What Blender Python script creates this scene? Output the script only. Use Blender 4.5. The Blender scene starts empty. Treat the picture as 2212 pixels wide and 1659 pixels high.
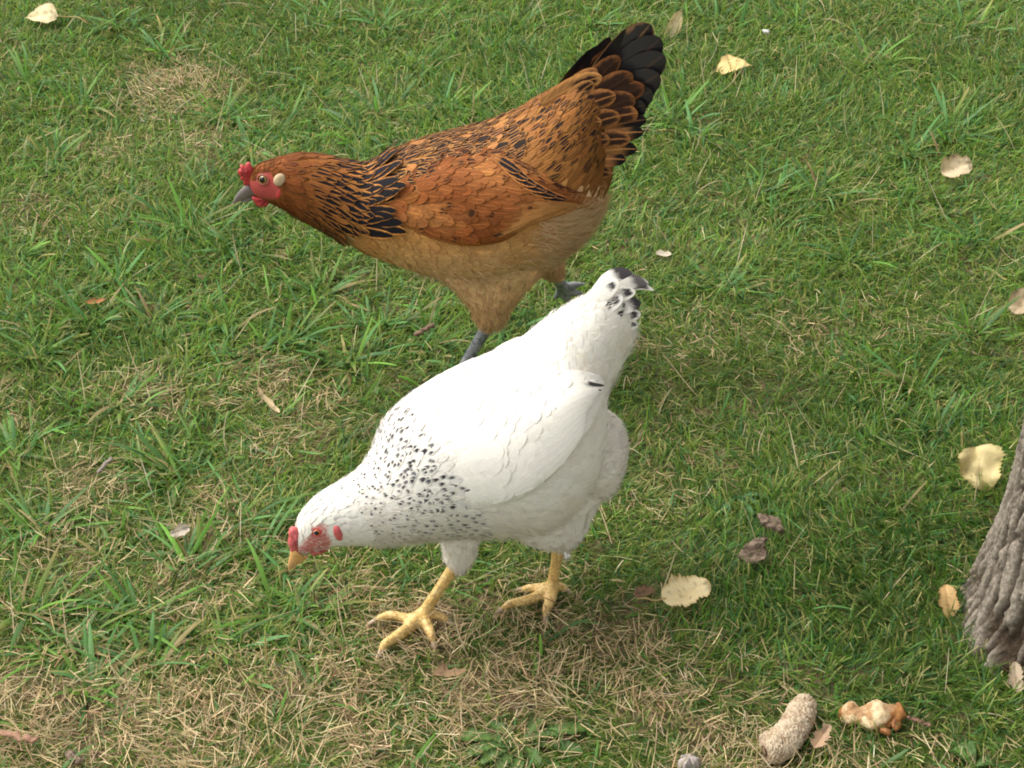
import bpy, math, random
import numpy as np
from mathutils import Vector, Matrix
from mathutils.bvhtree import BVHTree

# ------------------------------------------------------------------ camera, sky, sun, exposure
scn = bpy.context.scene
col = scn.collection
CAM = np.array([0.0, 0.0, 1.5]); PITCH = math.radians(32.0); TV = math.tan(math.radians(9.0)); TH = TV * 4 / 3
cam_d = bpy.data.cameras.new('camera'); cam_o = bpy.data.objects.new('camera', cam_d); col.objects.link(cam_o)
cam_o.location = CAM; cam_o.rotation_euler = (math.pi / 2 - PITCH, 0, 0)
cam_d.sensor_fit = 'HORIZONTAL'; cam_d.angle = 2 * math.atan(TH); cam_d.clip_start = 0.05; cam_d.clip_end = 1000
scn.camera = cam_o
SUN_DIR = np.array([-0.62, 0.20, 0.95]); SUN_DIR /= np.linalg.norm(SUN_DIR)     # towards the sun
w = bpy.data.worlds.new('World'); scn.world = w; w.use_nodes = True
nt = w.node_tree; bg = nt.nodes['Background']
sky = nt.nodes.new('ShaderNodeTexSky'); sky.sky_type = 'NISHITA'; sky.sun_disc = False
sky.sun_elevation = math.asin(SUN_DIR[2]); sky.sun_rotation = math.atan2(SUN_DIR[0], SUN_DIR[1])
sky.air_density = 1.0; sky.dust_density = 4.0; sky.ozone_density = 1.0
hs = nt.nodes.new('ShaderNodeHueSaturation'); hs.inputs['Saturation'].default_value = 0.12
nt.links.new(sky.outputs[0], hs.inputs['Color']); nt.links.new(hs.outputs[0], bg.inputs[0]); bg.inputs[1].default_value = 0.15
sun_d = bpy.data.lights.new('sun', 'SUN'); sun_o = bpy.data.objects.new('sun', sun_d); col.objects.link(sun_o)
sun_d.energy = 1.1; sun_d.angle = math.radians(60); sun_d.color = (1.0, 0.93, 0.82)
sun_o.rotation_euler = Vector(SUN_DIR).to_track_quat('Z', 'Y').to_euler(); sun_o.location = (-3, 1, 5)
scn.view_settings.view_transform = 'Standard'; scn.view_settings.look = 'None'
scn.view_settings.exposure = 1.0; scn.view_settings.gamma = 1.0
scn.cycles.filter_width = 1.9; scn.cycles.max_bounces = 6; scn.cycles.diffuse_bounces = 3; scn.cycles.transmission_bounces = 3

rng = np.random.default_rng(7); random.seed(7)
PW = 2212.0   # working units of the measured points: the frame is 2212 x 1659 units
FW = np.array([0, math.cos(PITCH), -math.sin(PITCH)]); RT = np.array([1.0, 0, 0]); UP = np.array([0, math.sin(PITCH), math.cos(PITCH)])

# ------------------------------------------------------------------ small maths helpers
def ray(px, py):
    a = (px - PW / 2) / (PW / 2) * TH; b = (PW * .375 - py) / (PW * .375) * TV
    return FW + a * RT + b * UP
def at(px, py, z=0.0):
    d = ray(px, py); return CAM + d * ((z - CAM[2]) / d[2])
def on_plane(px, py, P0, N):
    d = ray(px, py); return CAM + d * (np.dot(P0 - CAM, N) / np.dot(d, N))
def proj(P):
    q = np.asarray(P) - CAM; dep = q @ FW
    return np.stack([PW / 2 + (q @ RT) / dep / TH * PW / 2, PW * .375 - (q @ UP) / dep / TV * PW * .375], -1)
def mm_unit(px, py):                       # metres per working unit at a ground point
    return (np.linalg.norm(at(px, py) - CAM)) * TH / (PW / 2)
def norm(v):
    v = np.asarray(v, float); return v / np.maximum(np.linalg.norm(v, axis=-1, keepdims=True), 1e-12)
def sstep(a, b, x):
    t = np.clip((x - a) / (b - a), 0, 1); return t * t * (3 - 2 * t)
def _h(ix, iy, iz):
    n = (ix * 374761393 + iy * 668265263 + iz * 2147483647 + 1013904223).astype(np.int64) & 0xffffffff
    n = ((n ^ (n >> 13)) * 1274126177) & 0xffffffff
    return ((n ^ (n >> 16)) & 0xffff) / 65535.0
def vnoise(p):
    p = np.asarray(p, float); i = np.floor(p).astype(np.int64); f = p - i; f = f * f * (3 - 2 * f); o = 0
    for a in (0, 1):
        for b in (0, 1):
            for c in (0, 1):
                wgt = (f[..., 0] if a else 1 - f[..., 0]) * (f[..., 1] if b else 1 - f[..., 1]) * (f[..., 2] if c else 1 - f[..., 2])
                o = o + wgt * _h(i[..., 0] + a, i[..., 1] + b, i[..., 2] + c)
    return o
def fbm(p, n=4):
    p = np.asarray(p, float); o = 0; a = .5; s = 0
    for _ in range(n):
        o = o + a * vnoise(p); s += a; a *= .5; p = p * 2.03 + 17.3
    return o / s
def cat(arr, u):                            # Catmull-Rom through rows of arr, u in 0..n-1
    arr = np.asarray(arr, float); n = len(arr); u = np.clip(u, 0, n - 1 - 1e-9); i = np.floor(u).astype(int); f = (u - i)
    if arr.ndim > 1: f = f[:, None]
    g = lambda j: arr[np.clip(j, 0, n - 1)]
    a, b, c, d = g(i - 1), g(i), g(i + 1), g(i + 2)
    return .5 * (2 * b + (c - a) * f + (2 * a - 5 * b + 4 * c - d) * f ** 2 + (3 * b - a - 3 * c + d) * f ** 3)

# ------------------------------------------------------------------ object helpers
def mesh_np(name, V, F, smooth=True, attrs=None):
    V = np.asarray(V, np.float32); F = np.asarray(F, np.int32); k = F.shape[1]
    me = bpy.data.meshes.new(name)
    me.vertices.add(len(V)); me.vertices.foreach_set('co', V.ravel())
    me.loops.add(F.size); me.loops.foreach_set('vertex_index', F.ravel())
    me.polygons.add(len(F)); me.polygons.foreach_set('loop_start', np.arange(0, F.size, k, dtype=np.int32))
    me.polygons.foreach_set('loop_total', np.full(len(F), k, np.int32))
    me.polygons.foreach_set('use_smooth', np.full(len(F), smooth))
    me.update(calc_edges=True)
    for an, av in (attrs or {}).items():
        av = np.asarray(av, np.float32)
        if av.shape[1] == 4:
            a = me.attributes.new(an, 'FLOAT_COLOR', 'POINT'); a.data.foreach_set('color', av.ravel())
        else:
            a = me.attributes.new(an, 'FLOAT_VECTOR', 'POINT'); a.data.foreach_set('vector', av.ravel())
    return me
def obj(name, me, mat=None, parent=None):
    o = bpy.data.objects.new(name, me); col.objects.link(o)
    if mat is not None and me is not None and len(me.materials) == 0: me.materials.append(mat)
    if parent is not None:
        o.parent = parent; o.matrix_parent_inverse = parent.matrix_basis.inverted()
    return o
def tag(o, label=None, cat_=None, group=None, kind=None):
    if label: o['label'] = label
    if cat_: o['category'] = cat_
    if group: o['group'] = group
    if kind: o['kind'] = kind
    return o
def grid_faces(nu, nv, wrap=False):
    i = np.arange(nu - 1)[:, None]; j = np.arange(nv if wrap else nv - 1)[None, :]; j2 = (j + 1) % nv
    return np.stack([i * nv + j, i * nv + j2, (i + 1) * nv + j2, (i + 1) * nv + j], -1).reshape(-1, 4)
def tube(pts, rad, seg=8, caps=True, flat=1.0, upv=(0, 0, 1)):
    pts = np.asarray(pts, float); n = len(pts); T = norm(np.gradient(pts, axis=0)); upv = np.asarray(upv, float)
    V = []
    for i in range(n):
        s = np.cross(T[i], upv)
        if np.linalg.norm(s) < 1e-4: s = np.cross(T[i], (1, 0, 0))
        s = norm(s); u = np.cross(s, T[i])
        a = np.arange(seg) / seg * 2 * np.pi
        V.append(pts[i] + rad[i] * (np.cos(a)[:, None] * s + flat * np.sin(a)[:, None] * u))
    V = np.concatenate(V); F = grid_faces(n, seg, True).tolist()
    if caps:
        b = len(V); V = np.vstack([V, pts[0] - T[0] * rad[0] * .5, pts[-1] + T[-1] * rad[-1] * .5])
        for j in range(seg):
            F.append([b, (j + 1) % seg, j, b][:3] + [b]) if False else None
        tri = [[b, (j + 1) % seg, j] for j in range(seg)] + [[b + 1, (n - 1) * seg + j, (n - 1) * seg + (j + 1) % seg] for j in range(seg)]
        return V, F + tri
    return V, F
def pymesh(name, V, F, smooth=True):
    me = bpy.data.meshes.new(name); me.from_pydata([tuple(v) for v in V], [], [list(map(int, f)) for f in F])
    me.polygons.foreach_set('use_smooth', [smooth] * len(me.polygons)); me.update(); return me

# ------------------------------------------------------------------ materials
def new_mat(name):
    m = bpy.data.materials.new(name); m.use_nodes = True; n = m.node_tree
    return m, n, n.nodes['Principled BSDF'], n.nodes['Material Output']
def N(n, t, **kw):
    x = n.nodes.new(t)
    for k, v in kw.items(): setattr(x, k, v)
    return x
def mathn(n, op, a, b=None, clamp=False):
    x = N(n, 'ShaderNodeMath', operation=op, use_clamp=clamp)
    for i, v in enumerate((a, b)):
        if v is None: continue
        if isinstance(v, (int, float)): x.inputs[i].default_value = v
        else: n.links.new(v, x.inputs[i])
    return x.outputs[0]
def mixc(n, fac, a, b, blend='MIX'):
    x = N(n, 'ShaderNodeMix', data_type='RGBA', blend_type=blend)
    for s, v in ((0, fac), (6, a), (7, b)):
        if isinstance(v, (int, float)): x.inputs[s].default_value = v
        elif isinstance(v, tuple): x.inputs[s].default_value = v if len(v) == 4 else (*v, 1)
        else: n.links.new(v, x.inputs[s])
    return x.outputs[2]
def ramp(n, fac, stops):
    x = N(n, 'ShaderNodeValToRGB'); e = x.color_ramp.elements
    while len(e) < len(stops): e.new(.5)
    for k, (p, c) in zip(e, stops): k.position = p; k.color = (*c, 1)
    n.links.new(fac, x.inputs[0]); return x.outputs[0]
def noise(n, scale, detail=4, rough=.6, vec=None, coord='Object'):
    x = N(n, 'ShaderNodeTexNoise'); x.inputs['Scale'].default_value = scale; x.inputs['Detail'].default_value = detail; x.inputs['Roughness'].default_value = rough
    if vec is None:
        tc = N(n, 'ShaderNodeTexCoord'); vec = tc.outputs[coord]
    n.links.new(vec, x.inputs['Vector']); return x
def bump(n, h, strength, dist, bs):
    b = N(n, 'ShaderNodeBump'); b.inputs['Strength'].default_value = strength; b.inputs['Distance'].default_value = dist
    n.links.new(h, b.inputs['Height']); n.links.new(b.outputs[0], bs.inputs['Normal']); return b

def mat_simple(name, stops, scale, rough=.6, bs_=.4, bd=.001, spec=.3, sss=0):
    m, n, b, o = new_mat(name); t = noise(n, scale)
    n.links.new(ramp(n, t.outputs[0], stops), b.inputs['Base Color']); b.inputs['Roughness'].default_value = rough
    b.inputs['Specular IOR Level'].default_value = spec
    if sss: b.inputs['Subsurface Weight'].default_value = sss; b.inputs['Subsurface Radius'].default_value = (.006, .002, .001)
    if bs_:
        t2 = noise(n, scale * 3); bump(n, t2.outputs[0], bs_, bd, b)
    return m
def mat_attr(name, rough=.55, trans=0.0, spec=.3, var=0.0, bmp=0.0):
    m, n, b, o = new_mat(name); a = N(n, 'ShaderNodeAttribute', attribute_name='col'); c = a.outputs['Color']
    if var:
        t = noise(n, 900, 2); c = mixc(n, var, c, ramp(n, t.outputs[0], [(.3, (.45, .45, .45)), (.7, (1.35, 1.35, 1.35))]), 'MULTIPLY')
    n.links.new(c, b.inputs['Base Color']); b.inputs['Roughness'].default_value = rough; b.inputs['Specular IOR Level'].default_value = spec
    if bmp: bump(n, noise(n, 420, 5, .7).outputs[0], bmp, .002, b)
    if trans:
        tr = N(n, 'ShaderNodeBsdfTranslucent'); n.links.new(c, tr.inputs[0]); mx = N(n, 'ShaderNodeMixShader'); mx.inputs[0].default_value = trans
        n.links.new(b.outputs[0], mx.inputs[1]); n.links.new(tr.outputs[0], mx.inputs[2]); n.links.new(mx.outputs[0], o.inputs[0])
    return m
M_grass = mat_attr('grass_blades', .5, .44, .3)
M_straw = mat_attr('dry_straw', .7, .15, .2)

def mat_ground():
    m, n, b, o = new_mat('soil_and_thatch')
    t = noise(n, 9, 6, .65); t2 = noise(n, 120, 4, .7)
    c1 = ramp(n, t2.outputs[0], [(.25, (.07, .045, .026)), (.5, (.17, .115, .07)), (.75, (.30, .215, .13))])
    c2 = ramp(n, t2.outputs[0], [(.3, (.03, .055, .012)), (.7, (.12, .17, .04))])
    f = ramp(n, t.outputs[0], [(.36, (0, 0, 0)), (.5, (1, 1, 1))])
    n.links.new(mixc(n, f, c1, c2), b.inputs['Base Color']); b.inputs['Roughness'].default_value = .95; b.inputs['Specular IOR Level'].default_value = .1
    bump(n, t2.outputs[0], .8, .01, b); return m

# feather shader: pattern drawn from per-feather attributes
def mat_feather(name, rough=.55, sheen=.25, barb=1.0):
    m, n, b, o = new_mat(name)
    uv = N(n, 'ShaderNodeAttribute', attribute_name='fuv'); fc = N(n, 'ShaderNodeAttribute', attribute_name='fc')
    fp = N(n, 'ShaderNodeAttribute', attribute_name='fp'); fq = N(n, 'ShaderNodeAttribute', attribute_name='fq'); fd = N(n, 'ShaderNodeAttribute', attribute_name='fd')
    s1 = N(n, 'ShaderNodeSeparateXYZ'); n.links.new(uv.outputs['Vector'], s1.inputs[0])
    s2 = N(n, 'ShaderNodeSeparateXYZ'); n.links.new(fp.outputs['Vector'], s2.inputs[0])
    s3 = N(n, 'ShaderNodeSeparateXYZ'); n.links.new(fq.outputs['Vector'], s3.inputs[0])
    # barbs: noise stretched along the barb direction (x +- t)
    cx = N(n, 'ShaderNodeCombineXYZ'); ax = mathn(n, 'ABSOLUTE', s1.outputs[0])
    n.links.new(mathn(n, 'MULTIPLY', mathn(n, 'SUBTRACT', s1.outputs[1], mathn(n, 'MULTIPLY', ax, .25)), 14.0), cx.inputs[0])
    n.links.new(mathn(n, 'MULTIPLY', s1.outputs[0], 1.2), cx.inputs[1]); n.links.new(mathn(n, 'MULTIPLY', s1.outputs[2], 40.0), cx.inputs[2])
    bn = N(n, 'ShaderNodeTexNoise'); bn.inputs['Scale'].default_value = 1.6; bn.inputs['Detail'].default_value = 3; n.links.new(cx.outputs[0], bn.inputs['Vector'])
    jit = mathn(n, 'MULTIPLY', mathn(n, 'SUBTRACT', bn.outputs[0], .5), .35)
    axj = mathn(n, 'ADD', ax, jit); tj = mathn(n, 'ADD', s1.outputs[1], mathn(n, 'MULTIPLY', jit, .5))
    def ss(x, lo, hi):
        k = N(n, 'ShaderNodeMapRange', interpolation_type='SMOOTHSTEP')
        for i, v in ((0, x), (1, lo), (2, hi)):
            if isinstance(v, (int, float)): k.inputs[i].default_value = v
            else: n.links.new(v, k.inputs[i])
        return k.outputs[0]
    inw = mathn(n, 'SUBTRACT', 1.0, ss(axj, mathn(n, 'SUBTRACT', s2.outputs[0], .14), mathn(n, 'ADD', s2.outputs[0], .14)))
    lo = ss(tj, mathn(n, 'SUBTRACT', s2.outputs[1], .09), mathn(n, 'ADD', s2.outputs[1], .09))
    hi = mathn(n, 'SUBTRACT', 1.0, ss(tj, mathn(n, 'SUBTRACT', s2.outputs[2], .05), mathn(n, 'ADD', s2.outputs[2], .05)))
    dark = mathn(n, 'MULTIPLY', mathn(n, 'MULTIPLY', inw, lo), hi)
    edge = mathn(n, 'MULTIPLY', ss(axj, .55, .95), s3.outputs[0])
    shaft = mathn(n, 'MULTIPLY', mathn(n, 'SUBTRACT', 1.0, ss(ax, .04, .13)), s3.outputs[1])
    c = fc.outputs['Color']
    c = mixc(n, barb, c, ramp(n, bn.outputs[0], [(.25, (.80, .80, .80)), (.75, (1.16, 1.16, 1.16))]), 'MULTIPLY')
    c = mixc(n, edge, c, mixc(n, 1.0, c, (1.7, 1.65, 1.5), 'MULTIPLY'))
    c = mixc(n, dark, c, fd.outputs['Color'])
    c = mixc(n, shaft, c, mixc(n, 1.0, fc.outputs['Color'], (1.9, 1.9, 1.8), 'MULTIPLY'))
    c = mixc(n, .5 * barb, c, ramp(n, bn.outputs[0], [(.3, (.75, .75, .75)), (.7, (1.3, 1.3, 1.3))]), 'MULTIPLY')
    n.links.new(c, b.inputs['Base Color']); n.links.new(mathn(n, 'SUBTRACT', rough, mathn(n, 'MULTIPLY', s3.outputs[2], .22)), b.inputs['Roughness']); n.links.new(mathn(n, 'ADD', .07, mathn(n, 'MULTIPLY', s3.outputs[2], .4)), b.inputs['Specular IOR Level'])
    bump(n, bn.outputs[0], .25 * barb, .0005, b)
    b.inputs['Sheen Weight'].default_value = sheen; b.inputs['Sheen Roughness'].default_value = .5
    return m

# ------------------------------------------------------------------ ground
def gz(x, y):
    x = np.asarray(x, float); y = np.asarray(y, float)
    return (vnoise(np.stack([x * 2.1, y * 2.1, x * 0 + 3.3], -1)) - .5) * .018 * np.clip(1 - (np.hypot(x, y - 2.5) - 4) / 4, 0, 1)
g1 = np.concatenate([[-400, -120, -40, -15, -8], np.linspace(-5, 5, 101), [8, 15, 40, 120, 400]])
gx, gy = np.meshgrid(g1, g1 + 2.5, indexing='ij')
gv = np.stack([gx, gy, gz(gx, gy)], -1).reshape(-1, 3)
ground = obj('ground', mesh_np('ground', gv, grid_faces(len(g1), len(g1))[:, ::-1]), mat_ground()); tag(ground, kind='structure')

# ------------------------------------------------------------------ grass
def blades(P, L, W, az, tilt, bend, c0, c1, rows=4, tipw=.35, fold=0.0, twist=0.6, seed=1):
    """ribbons: P base points, L length, W width, az heading, tilt from vertical at base, bend added towards the tip"""
    r = np.random.default_rng(seed); n = len(P); ts = np.linspace(0, 1, rows); cur = P.copy(); out = []; cols = []
    H = np.stack([np.cos(az), np.sin(az), 0 * az], -1); Zv = np.array([0, 0, 1.0]); S0 = np.stack([-np.sin(az), np.cos(az), 0 * az], -1)
    tw = r.normal(0, twist, n); prof = np.interp(ts, [0, .25, .7, 1], [.75, 1, .8, tipw])
    for i, t in enumerate(ts):
        a = tilt + bend * t; D = np.sin(a)[:, None] * H + np.cos(a)[:, None] * Zv; Nn = np.cos(a)[:, None] * H - np.sin(a)[:, None] * Zv
        if i > 0: cur = cur + D * (L / (rows - 1))[:, None]
        q = tw * (.4 + t); S = np.cos(q)[:, None] * S0 + np.sin(q)[:, None] * Nn
        hw = (W * prof[i] * .5)[:, None]; p = cur.copy(); p[:, 2] = np.maximum(p[:, 2], gz(p[:, 0], p[:, 1]) + .0015)
        c = c0 * (1 - t ** 2.2) + c1 * t ** 2.2
        if fold: pts = [p - S * hw + Nn * hw * fold, p, p + S * hw + Nn * hw * fold]
        else: pts = [p - S * hw, p + S * hw]
        for q_ in pts: out.append(q_); cols.append(c)
    k = 3 if fold else 2
    V = np.stack(out, 1).reshape(-1, 3); C = np.stack(cols, 1).reshape(-1, 3); C = np.hstack([np.clip(C, 0, 1), np.ones((len(C), 1))])
    f = grid_faces(rows, k); F = (f[None] + (np.arange(n) * rows * k)[:, None, None]).reshape(-1, 4)
    return V, F, C
def area_density(P):
    q = proj(P); m = 130
    inn = (q[:, 0] > -m) & (q[:, 0] < PW + m) & (q[:, 1] > -m) & (q[:, 1] < PW * .75 + m + 120)
    return np.where(inn, 1.0, .2)
def scatter(n_in, seed):
    r = np.random.default_rng(seed); x = r.uniform(-1.7, 1.7, n_in * 8); y = r.uniform(1.2, 4.9, n_in * 8)
    P = np.stack([x, y, gz(x, y)], -1); k = r.random(len(x)) < area_density(P); P = P[k]
    return P[:int(n_in * 1.6)]
# dry anchors: working-unit point, radius in units, strength
DRY = [(60, 1600, 260, .9), (420, 1590, 260, .85), (760, 1560, 240, .8), (1080, 1500, 240, .85), (1350, 1460, 220, .7), (930, 1390, 170, .75), (1200, 1340, 160, .6),
       (1600, 1640, 260, .75), (1750, 1570, 120, .6), (380, 200, 120, .75), (470, 300, 80, .5), (240, 330, 90, .4), (560, 830, 130, .6), (700, 900, 120, .5), (330, 880, 140, .4), (620, 960, 110, .5),
       (200, 1080, 150, .45), (440, 1130, 120, .5), (300, 1010, 120, .3), (740, 1260, 140, .5), (460, 1290, 120, .45), (1500, 720, 200, .16), (1700, 780, 240, .14), (1480, 950, 200, .25), (1600, 900, 160, .18),
       (1400, 1080, 120, .4), (100, 480, 130, .35), (60, 880, 100, .2), (560, 560, 100, .3), (250, 450, 140, .3), (1900, 640, 160, .08), (1450, 820, 120, .2), (1640, 480, 120, .05), (1750, 1700, 300, .6)]
LUSH = [(1750, 1300, 330, .55), (2000, 1200, 260, .5), (1600, 1150, 160, .3), (1900, 900, 200, .3), (2100, 200, 260, .4), (1650, 200, 300, .3), (1000, 180, 260, .3), (120, 720, 170, .3), (450, 520, 140, .5), (2000, 1480, 180, .35), (350, 1010, 80, .4)]
SHADE_TINT = [(1750, 1300, 330, 1), (2000, 1250, 300, 1), (1900, 950, 220, .7), (1980, 1480, 200, .8)]     # tree shade painted into the blade colour here
def field(A, P, freq, seed):
    o = np.zeros(len(P))
    for (px, py, r, s) in A:
        c = at(px, py); rm = r * mm_unit(px, py); o = np.maximum(o, s * np.exp(-(((P[:, 0] - c[0]) / rm) ** 2 + ((P[:, 1] - c[1]) / rm / 1.25) ** 2)))
    return o
def dryness(P):
    q = np.stack([P[:, 0] * 6, P[:, 1] * 6, P[:, 0] * 0 + 9], -1); q2 = np.stack([P[:, 0] * 25, P[:, 1] * 25, P[:, 0] * 0 + 4], -1)
    d = .12 + field(DRY, P, 0, 0) - .04 - field(LUSH, P, 0, 0) * .5 + (fbm(q, 3) - .5) * .5 + (vnoise(q2) - .5) * .35
    return np.clip(d, 0.02, 1)
def lushness(P):
    q = np.stack([P[:, 0] * 5 + 7, P[:, 1] * 5, P[:, 0] * 0 + 2], -1)
    return np.clip(.35 + field(LUSH, P, 0, 0) + (fbm(q, 3) - .5) * .8, 0, 1)
def jitc(c, n, r, s=.22):
    c = np.asarray(c, float); return c[None] * np.exp(r.normal(0, s, (n, 1))) * np.exp(r.normal(0, s * .22, (n, 3)))

VV, FF, CC = [], [], []
def push(res):
    V, F, C = res; FF.append(F + sum(len(v) for v in VV)); VV.append(V); CC.append(C)
def flush(name, label, mat):
    global VV, FF, CC
    o = obj(name, mesh_np(name, np.vstack(VV), np.vstack(FF), True, {'col': np.vstack(CC)}), mat); tag(o, label, 'grass', kind='stuff'); VV, FF, CC = [], [], []; return o

def clearing(P):                        # nothing grows through the trunk, the cob and the core
    k = np.ones(len(P), bool)
    for (px, py, r) in [(1700, 1580, 40), (1880, 1548, 36)]:
        c = at(px, py); rm = r * mm_unit(px, py); k &= np.hypot(P[:, 0] - c[0], P[:, 1] - c[1]) > rm
    return k

G_MID = (.124, .252, .030); G_BLUE = (.095, .225, .065); G_YEL = (.25, .32, .05); STRAW = (.48, .365, .20); BROWN = (.29, .195, .105); PALE = (.60, .50, .31)
def green_mix(n, P, r, lush):
    u = r.random((n, 1)); cool = np.clip(lush * .9, 0, 1)[:, None]
    base = jitc(G_MID, n, r); blue = jitc(G_BLUE, n, r); yel = jitc(G_YEL, n, r)
    c = np.where(u < .18 + .45 * (1 - cool), yel * .55 + base * .45, base); c = np.where((u > .70), blue, c); pn = fbm(np.stack([P[:, 0] * 11, P[:, 1] * 11, P[:, 0] * 0 + 5], -1), 2)[:, None]; c = c * (.72 + .6 * pn) * (1 - .38 * field(SHADE_TINT, P, 0, 0)[:, None] * np.array([1.0, .72, .8])); return c  # last factor darkens blades where the tree's shade is painted in
# fine lawn blades
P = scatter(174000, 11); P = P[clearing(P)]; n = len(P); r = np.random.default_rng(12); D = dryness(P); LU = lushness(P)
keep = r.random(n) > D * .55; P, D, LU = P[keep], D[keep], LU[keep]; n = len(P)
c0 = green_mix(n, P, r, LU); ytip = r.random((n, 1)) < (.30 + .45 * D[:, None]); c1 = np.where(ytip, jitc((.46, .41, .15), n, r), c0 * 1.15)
L = r.uniform(.011, .027, n) * (.75 + .8 * LU) * (1 - .35 * D); W = r.uniform(.0011, .0021, n) * (.85 + .35 * LU); OUT = area_density(P) < 1; W = W * np.where(OUT, 1.9, 1); L = L * np.where(OUT, 1.5, 1)
flowaz = fbm(np.stack([P[:, 0] * 4, P[:, 1] * 4, P[:, 0] * 0 + 1], -1), 2) * 12
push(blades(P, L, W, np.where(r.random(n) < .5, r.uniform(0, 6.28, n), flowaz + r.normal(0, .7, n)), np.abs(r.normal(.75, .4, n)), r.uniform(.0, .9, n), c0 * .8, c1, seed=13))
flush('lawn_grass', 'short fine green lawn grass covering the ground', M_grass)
# straw and thatch lying down
P = scatter(170000, 21); P = P[clearing(P)]; n = len(P); r = np.random.default_rng(22); D = dryness(P); keep = r.random(n) < np.clip(D * 1.15 - .13, .02, .9); P, D = P[keep], D[keep]; n = len(P)
u = r.random((n, 1)); c0 = np.where(u < .66, jitc(STRAW, n, r), np.where(u < .92, jitc(BROWN, n, r), jitc(PALE, n, r)))
P[:, 2] += r.uniform(.001, .013, n)
push(blades(P, r.uniform(.009, .02, n) + .018 * r.random(n) * D, r.uniform(.0005, .0010, n) + .0004 * D * r.random(n), np.where(r.random(n) < .3, r.uniform(0, 6.28, n), fbm(np.stack([P[:, 0] * 9, P[:, 1] * 9, P[:, 0] * 0 + 6], -1), 2) * 14 + r.normal(0, .55, n)), r.normal(1.45, .25, n), r.normal(.1, .7, n), c0, c0 * 1.05, tipw=.5, seed=23))
flush('straw_thatch', 'dead straw coloured thatch lying between the grass', M_straw)
# coarse blades scattered singly and in small fans
TUFT = [(440, 520, 40, 1.25), (405, 500, 26, 1.2), (520, 545, 24, 1.0), (395, 1035, 30, 1.1), (480, 260, 30, 1.1), (540, 330, 26, 1), (600, 290, 24, 1), (150, 1390, 26, 1.2), (60, 1330, 24, 1.2), (310, 1440, 22, 1), (90, 770, 30, 1.2), (190, 700, 26, 1),
        (620, 740, 30, 1), (560, 770, 24, 1), (760, 780, 24, 1), (930, 740, 22, 1), (1450, 265, 30, 1.1), (1500, 300, 22, 1), (2050, 280, 30, 1.2), (1960, 330, 24, 1.1), (1780, 420, 22, 1.1), (1640, 420, 20, 1), (1280, 60, 26, 1), (1120, 60, 22, 1),
        (820, 60, 24, 1), (700, 40, 22, 1), (250, 60, 22, 1), (350, 110, 22, 1), (60, 180, 24, 1), (180, 230, 24, 1.1), (120, 350, 26, 1), (40, 560, 24, 1), (260, 620, 24, 1), (330, 700, 22, 1), (820, 250, 22, 1), (960, 240, 24, 1), (780, 300, 22, 1.1), (900, 150, 22, 1),
        (400, 1220, 24, 1), (560, 1180, 20, 1), (640, 1320, 22, 1), (520, 1120, 22, .9), (90, 1150, 22, 1), (830, 700, 20, .9), (700, 640, 22, 1), (1560, 620, 16, .9), (1840, 560, 20, 1), (2120, 520, 20, 1), (2100, 720, 20, 1), (1980, 830, 18, 1), (1880, 140, 22, 1), (2080, 60, 22, 1), (1720, 60, 20, 1), (1560, 60, 18, 1), (300, 1330, 22, 1), (200, 1480, 20, 1), (480, 1400, 20, .9), (260, 880, 20, 1), (480, 700, 24, 1), (30, 980, 20, 1), (2030, 930, 18, .9)]
r = np.random.default_rng(31); B = []
for (px, py, k, s) in TUFT:
    c = at(px, py); k = int(k * 1.25); a = r.uniform(0, 6.28, k); rad = np.abs(r.normal(0, .016, k)) * s
    if (px, py) == (395, 1035): a = r.normal(math.pi, .75, k)
    B.append(np.stack([c[0] + rad * np.cos(a), c[1] + rad * np.sin(a), a + r.normal(0, .5, k), np.full(k, s)], -1))
Ps = scatter(15000, 33); a = r.uniform(0, 6.28, len(Ps)); kk = r.random(len(Ps)) < (.95 - .75 * dryness(Ps)) * np.where(Ps[:, 0] < .05, 1, np.where(Ps[:, 1] > 2.75, .6, .18)); Ps, a = Ps[kk], a[kk]
B.append(np.stack([Ps[:, 0], Ps[:, 1], a, r.uniform(.40, .80, len(a))], -1)); B = np.vstack(B); n = len(B)
P = np.stack([B[:, 0], B[:, 1], gz(B[:, 0], B[:, 1])], -1); u = r.random((n, 1))
c0 = np.where(u < .5, jitc((.125, .275, .080), n, r, .2), np.where(u < .94, jitc((.15, .31, .045), n, r, .2), jitc((.36, .29, .12), n, r)))
c1 = np.where(r.random((n, 1)) < .25, jitc((.40, .30, .12), n, r), c0 * 1.1)
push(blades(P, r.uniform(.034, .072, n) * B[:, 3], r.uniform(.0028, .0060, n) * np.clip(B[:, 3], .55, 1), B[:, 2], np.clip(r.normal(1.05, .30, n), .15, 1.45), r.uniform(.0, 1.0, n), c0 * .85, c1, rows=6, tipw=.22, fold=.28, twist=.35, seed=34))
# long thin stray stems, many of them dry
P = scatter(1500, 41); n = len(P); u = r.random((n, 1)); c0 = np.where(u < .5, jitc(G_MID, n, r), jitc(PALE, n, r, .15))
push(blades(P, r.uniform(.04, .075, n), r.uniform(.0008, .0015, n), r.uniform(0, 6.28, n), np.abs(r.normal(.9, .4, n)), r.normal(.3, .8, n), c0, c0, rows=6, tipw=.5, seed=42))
flush('coarse_grass', 'broad bladed coarse grass tufts growing through the lawn', M_grass)
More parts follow.
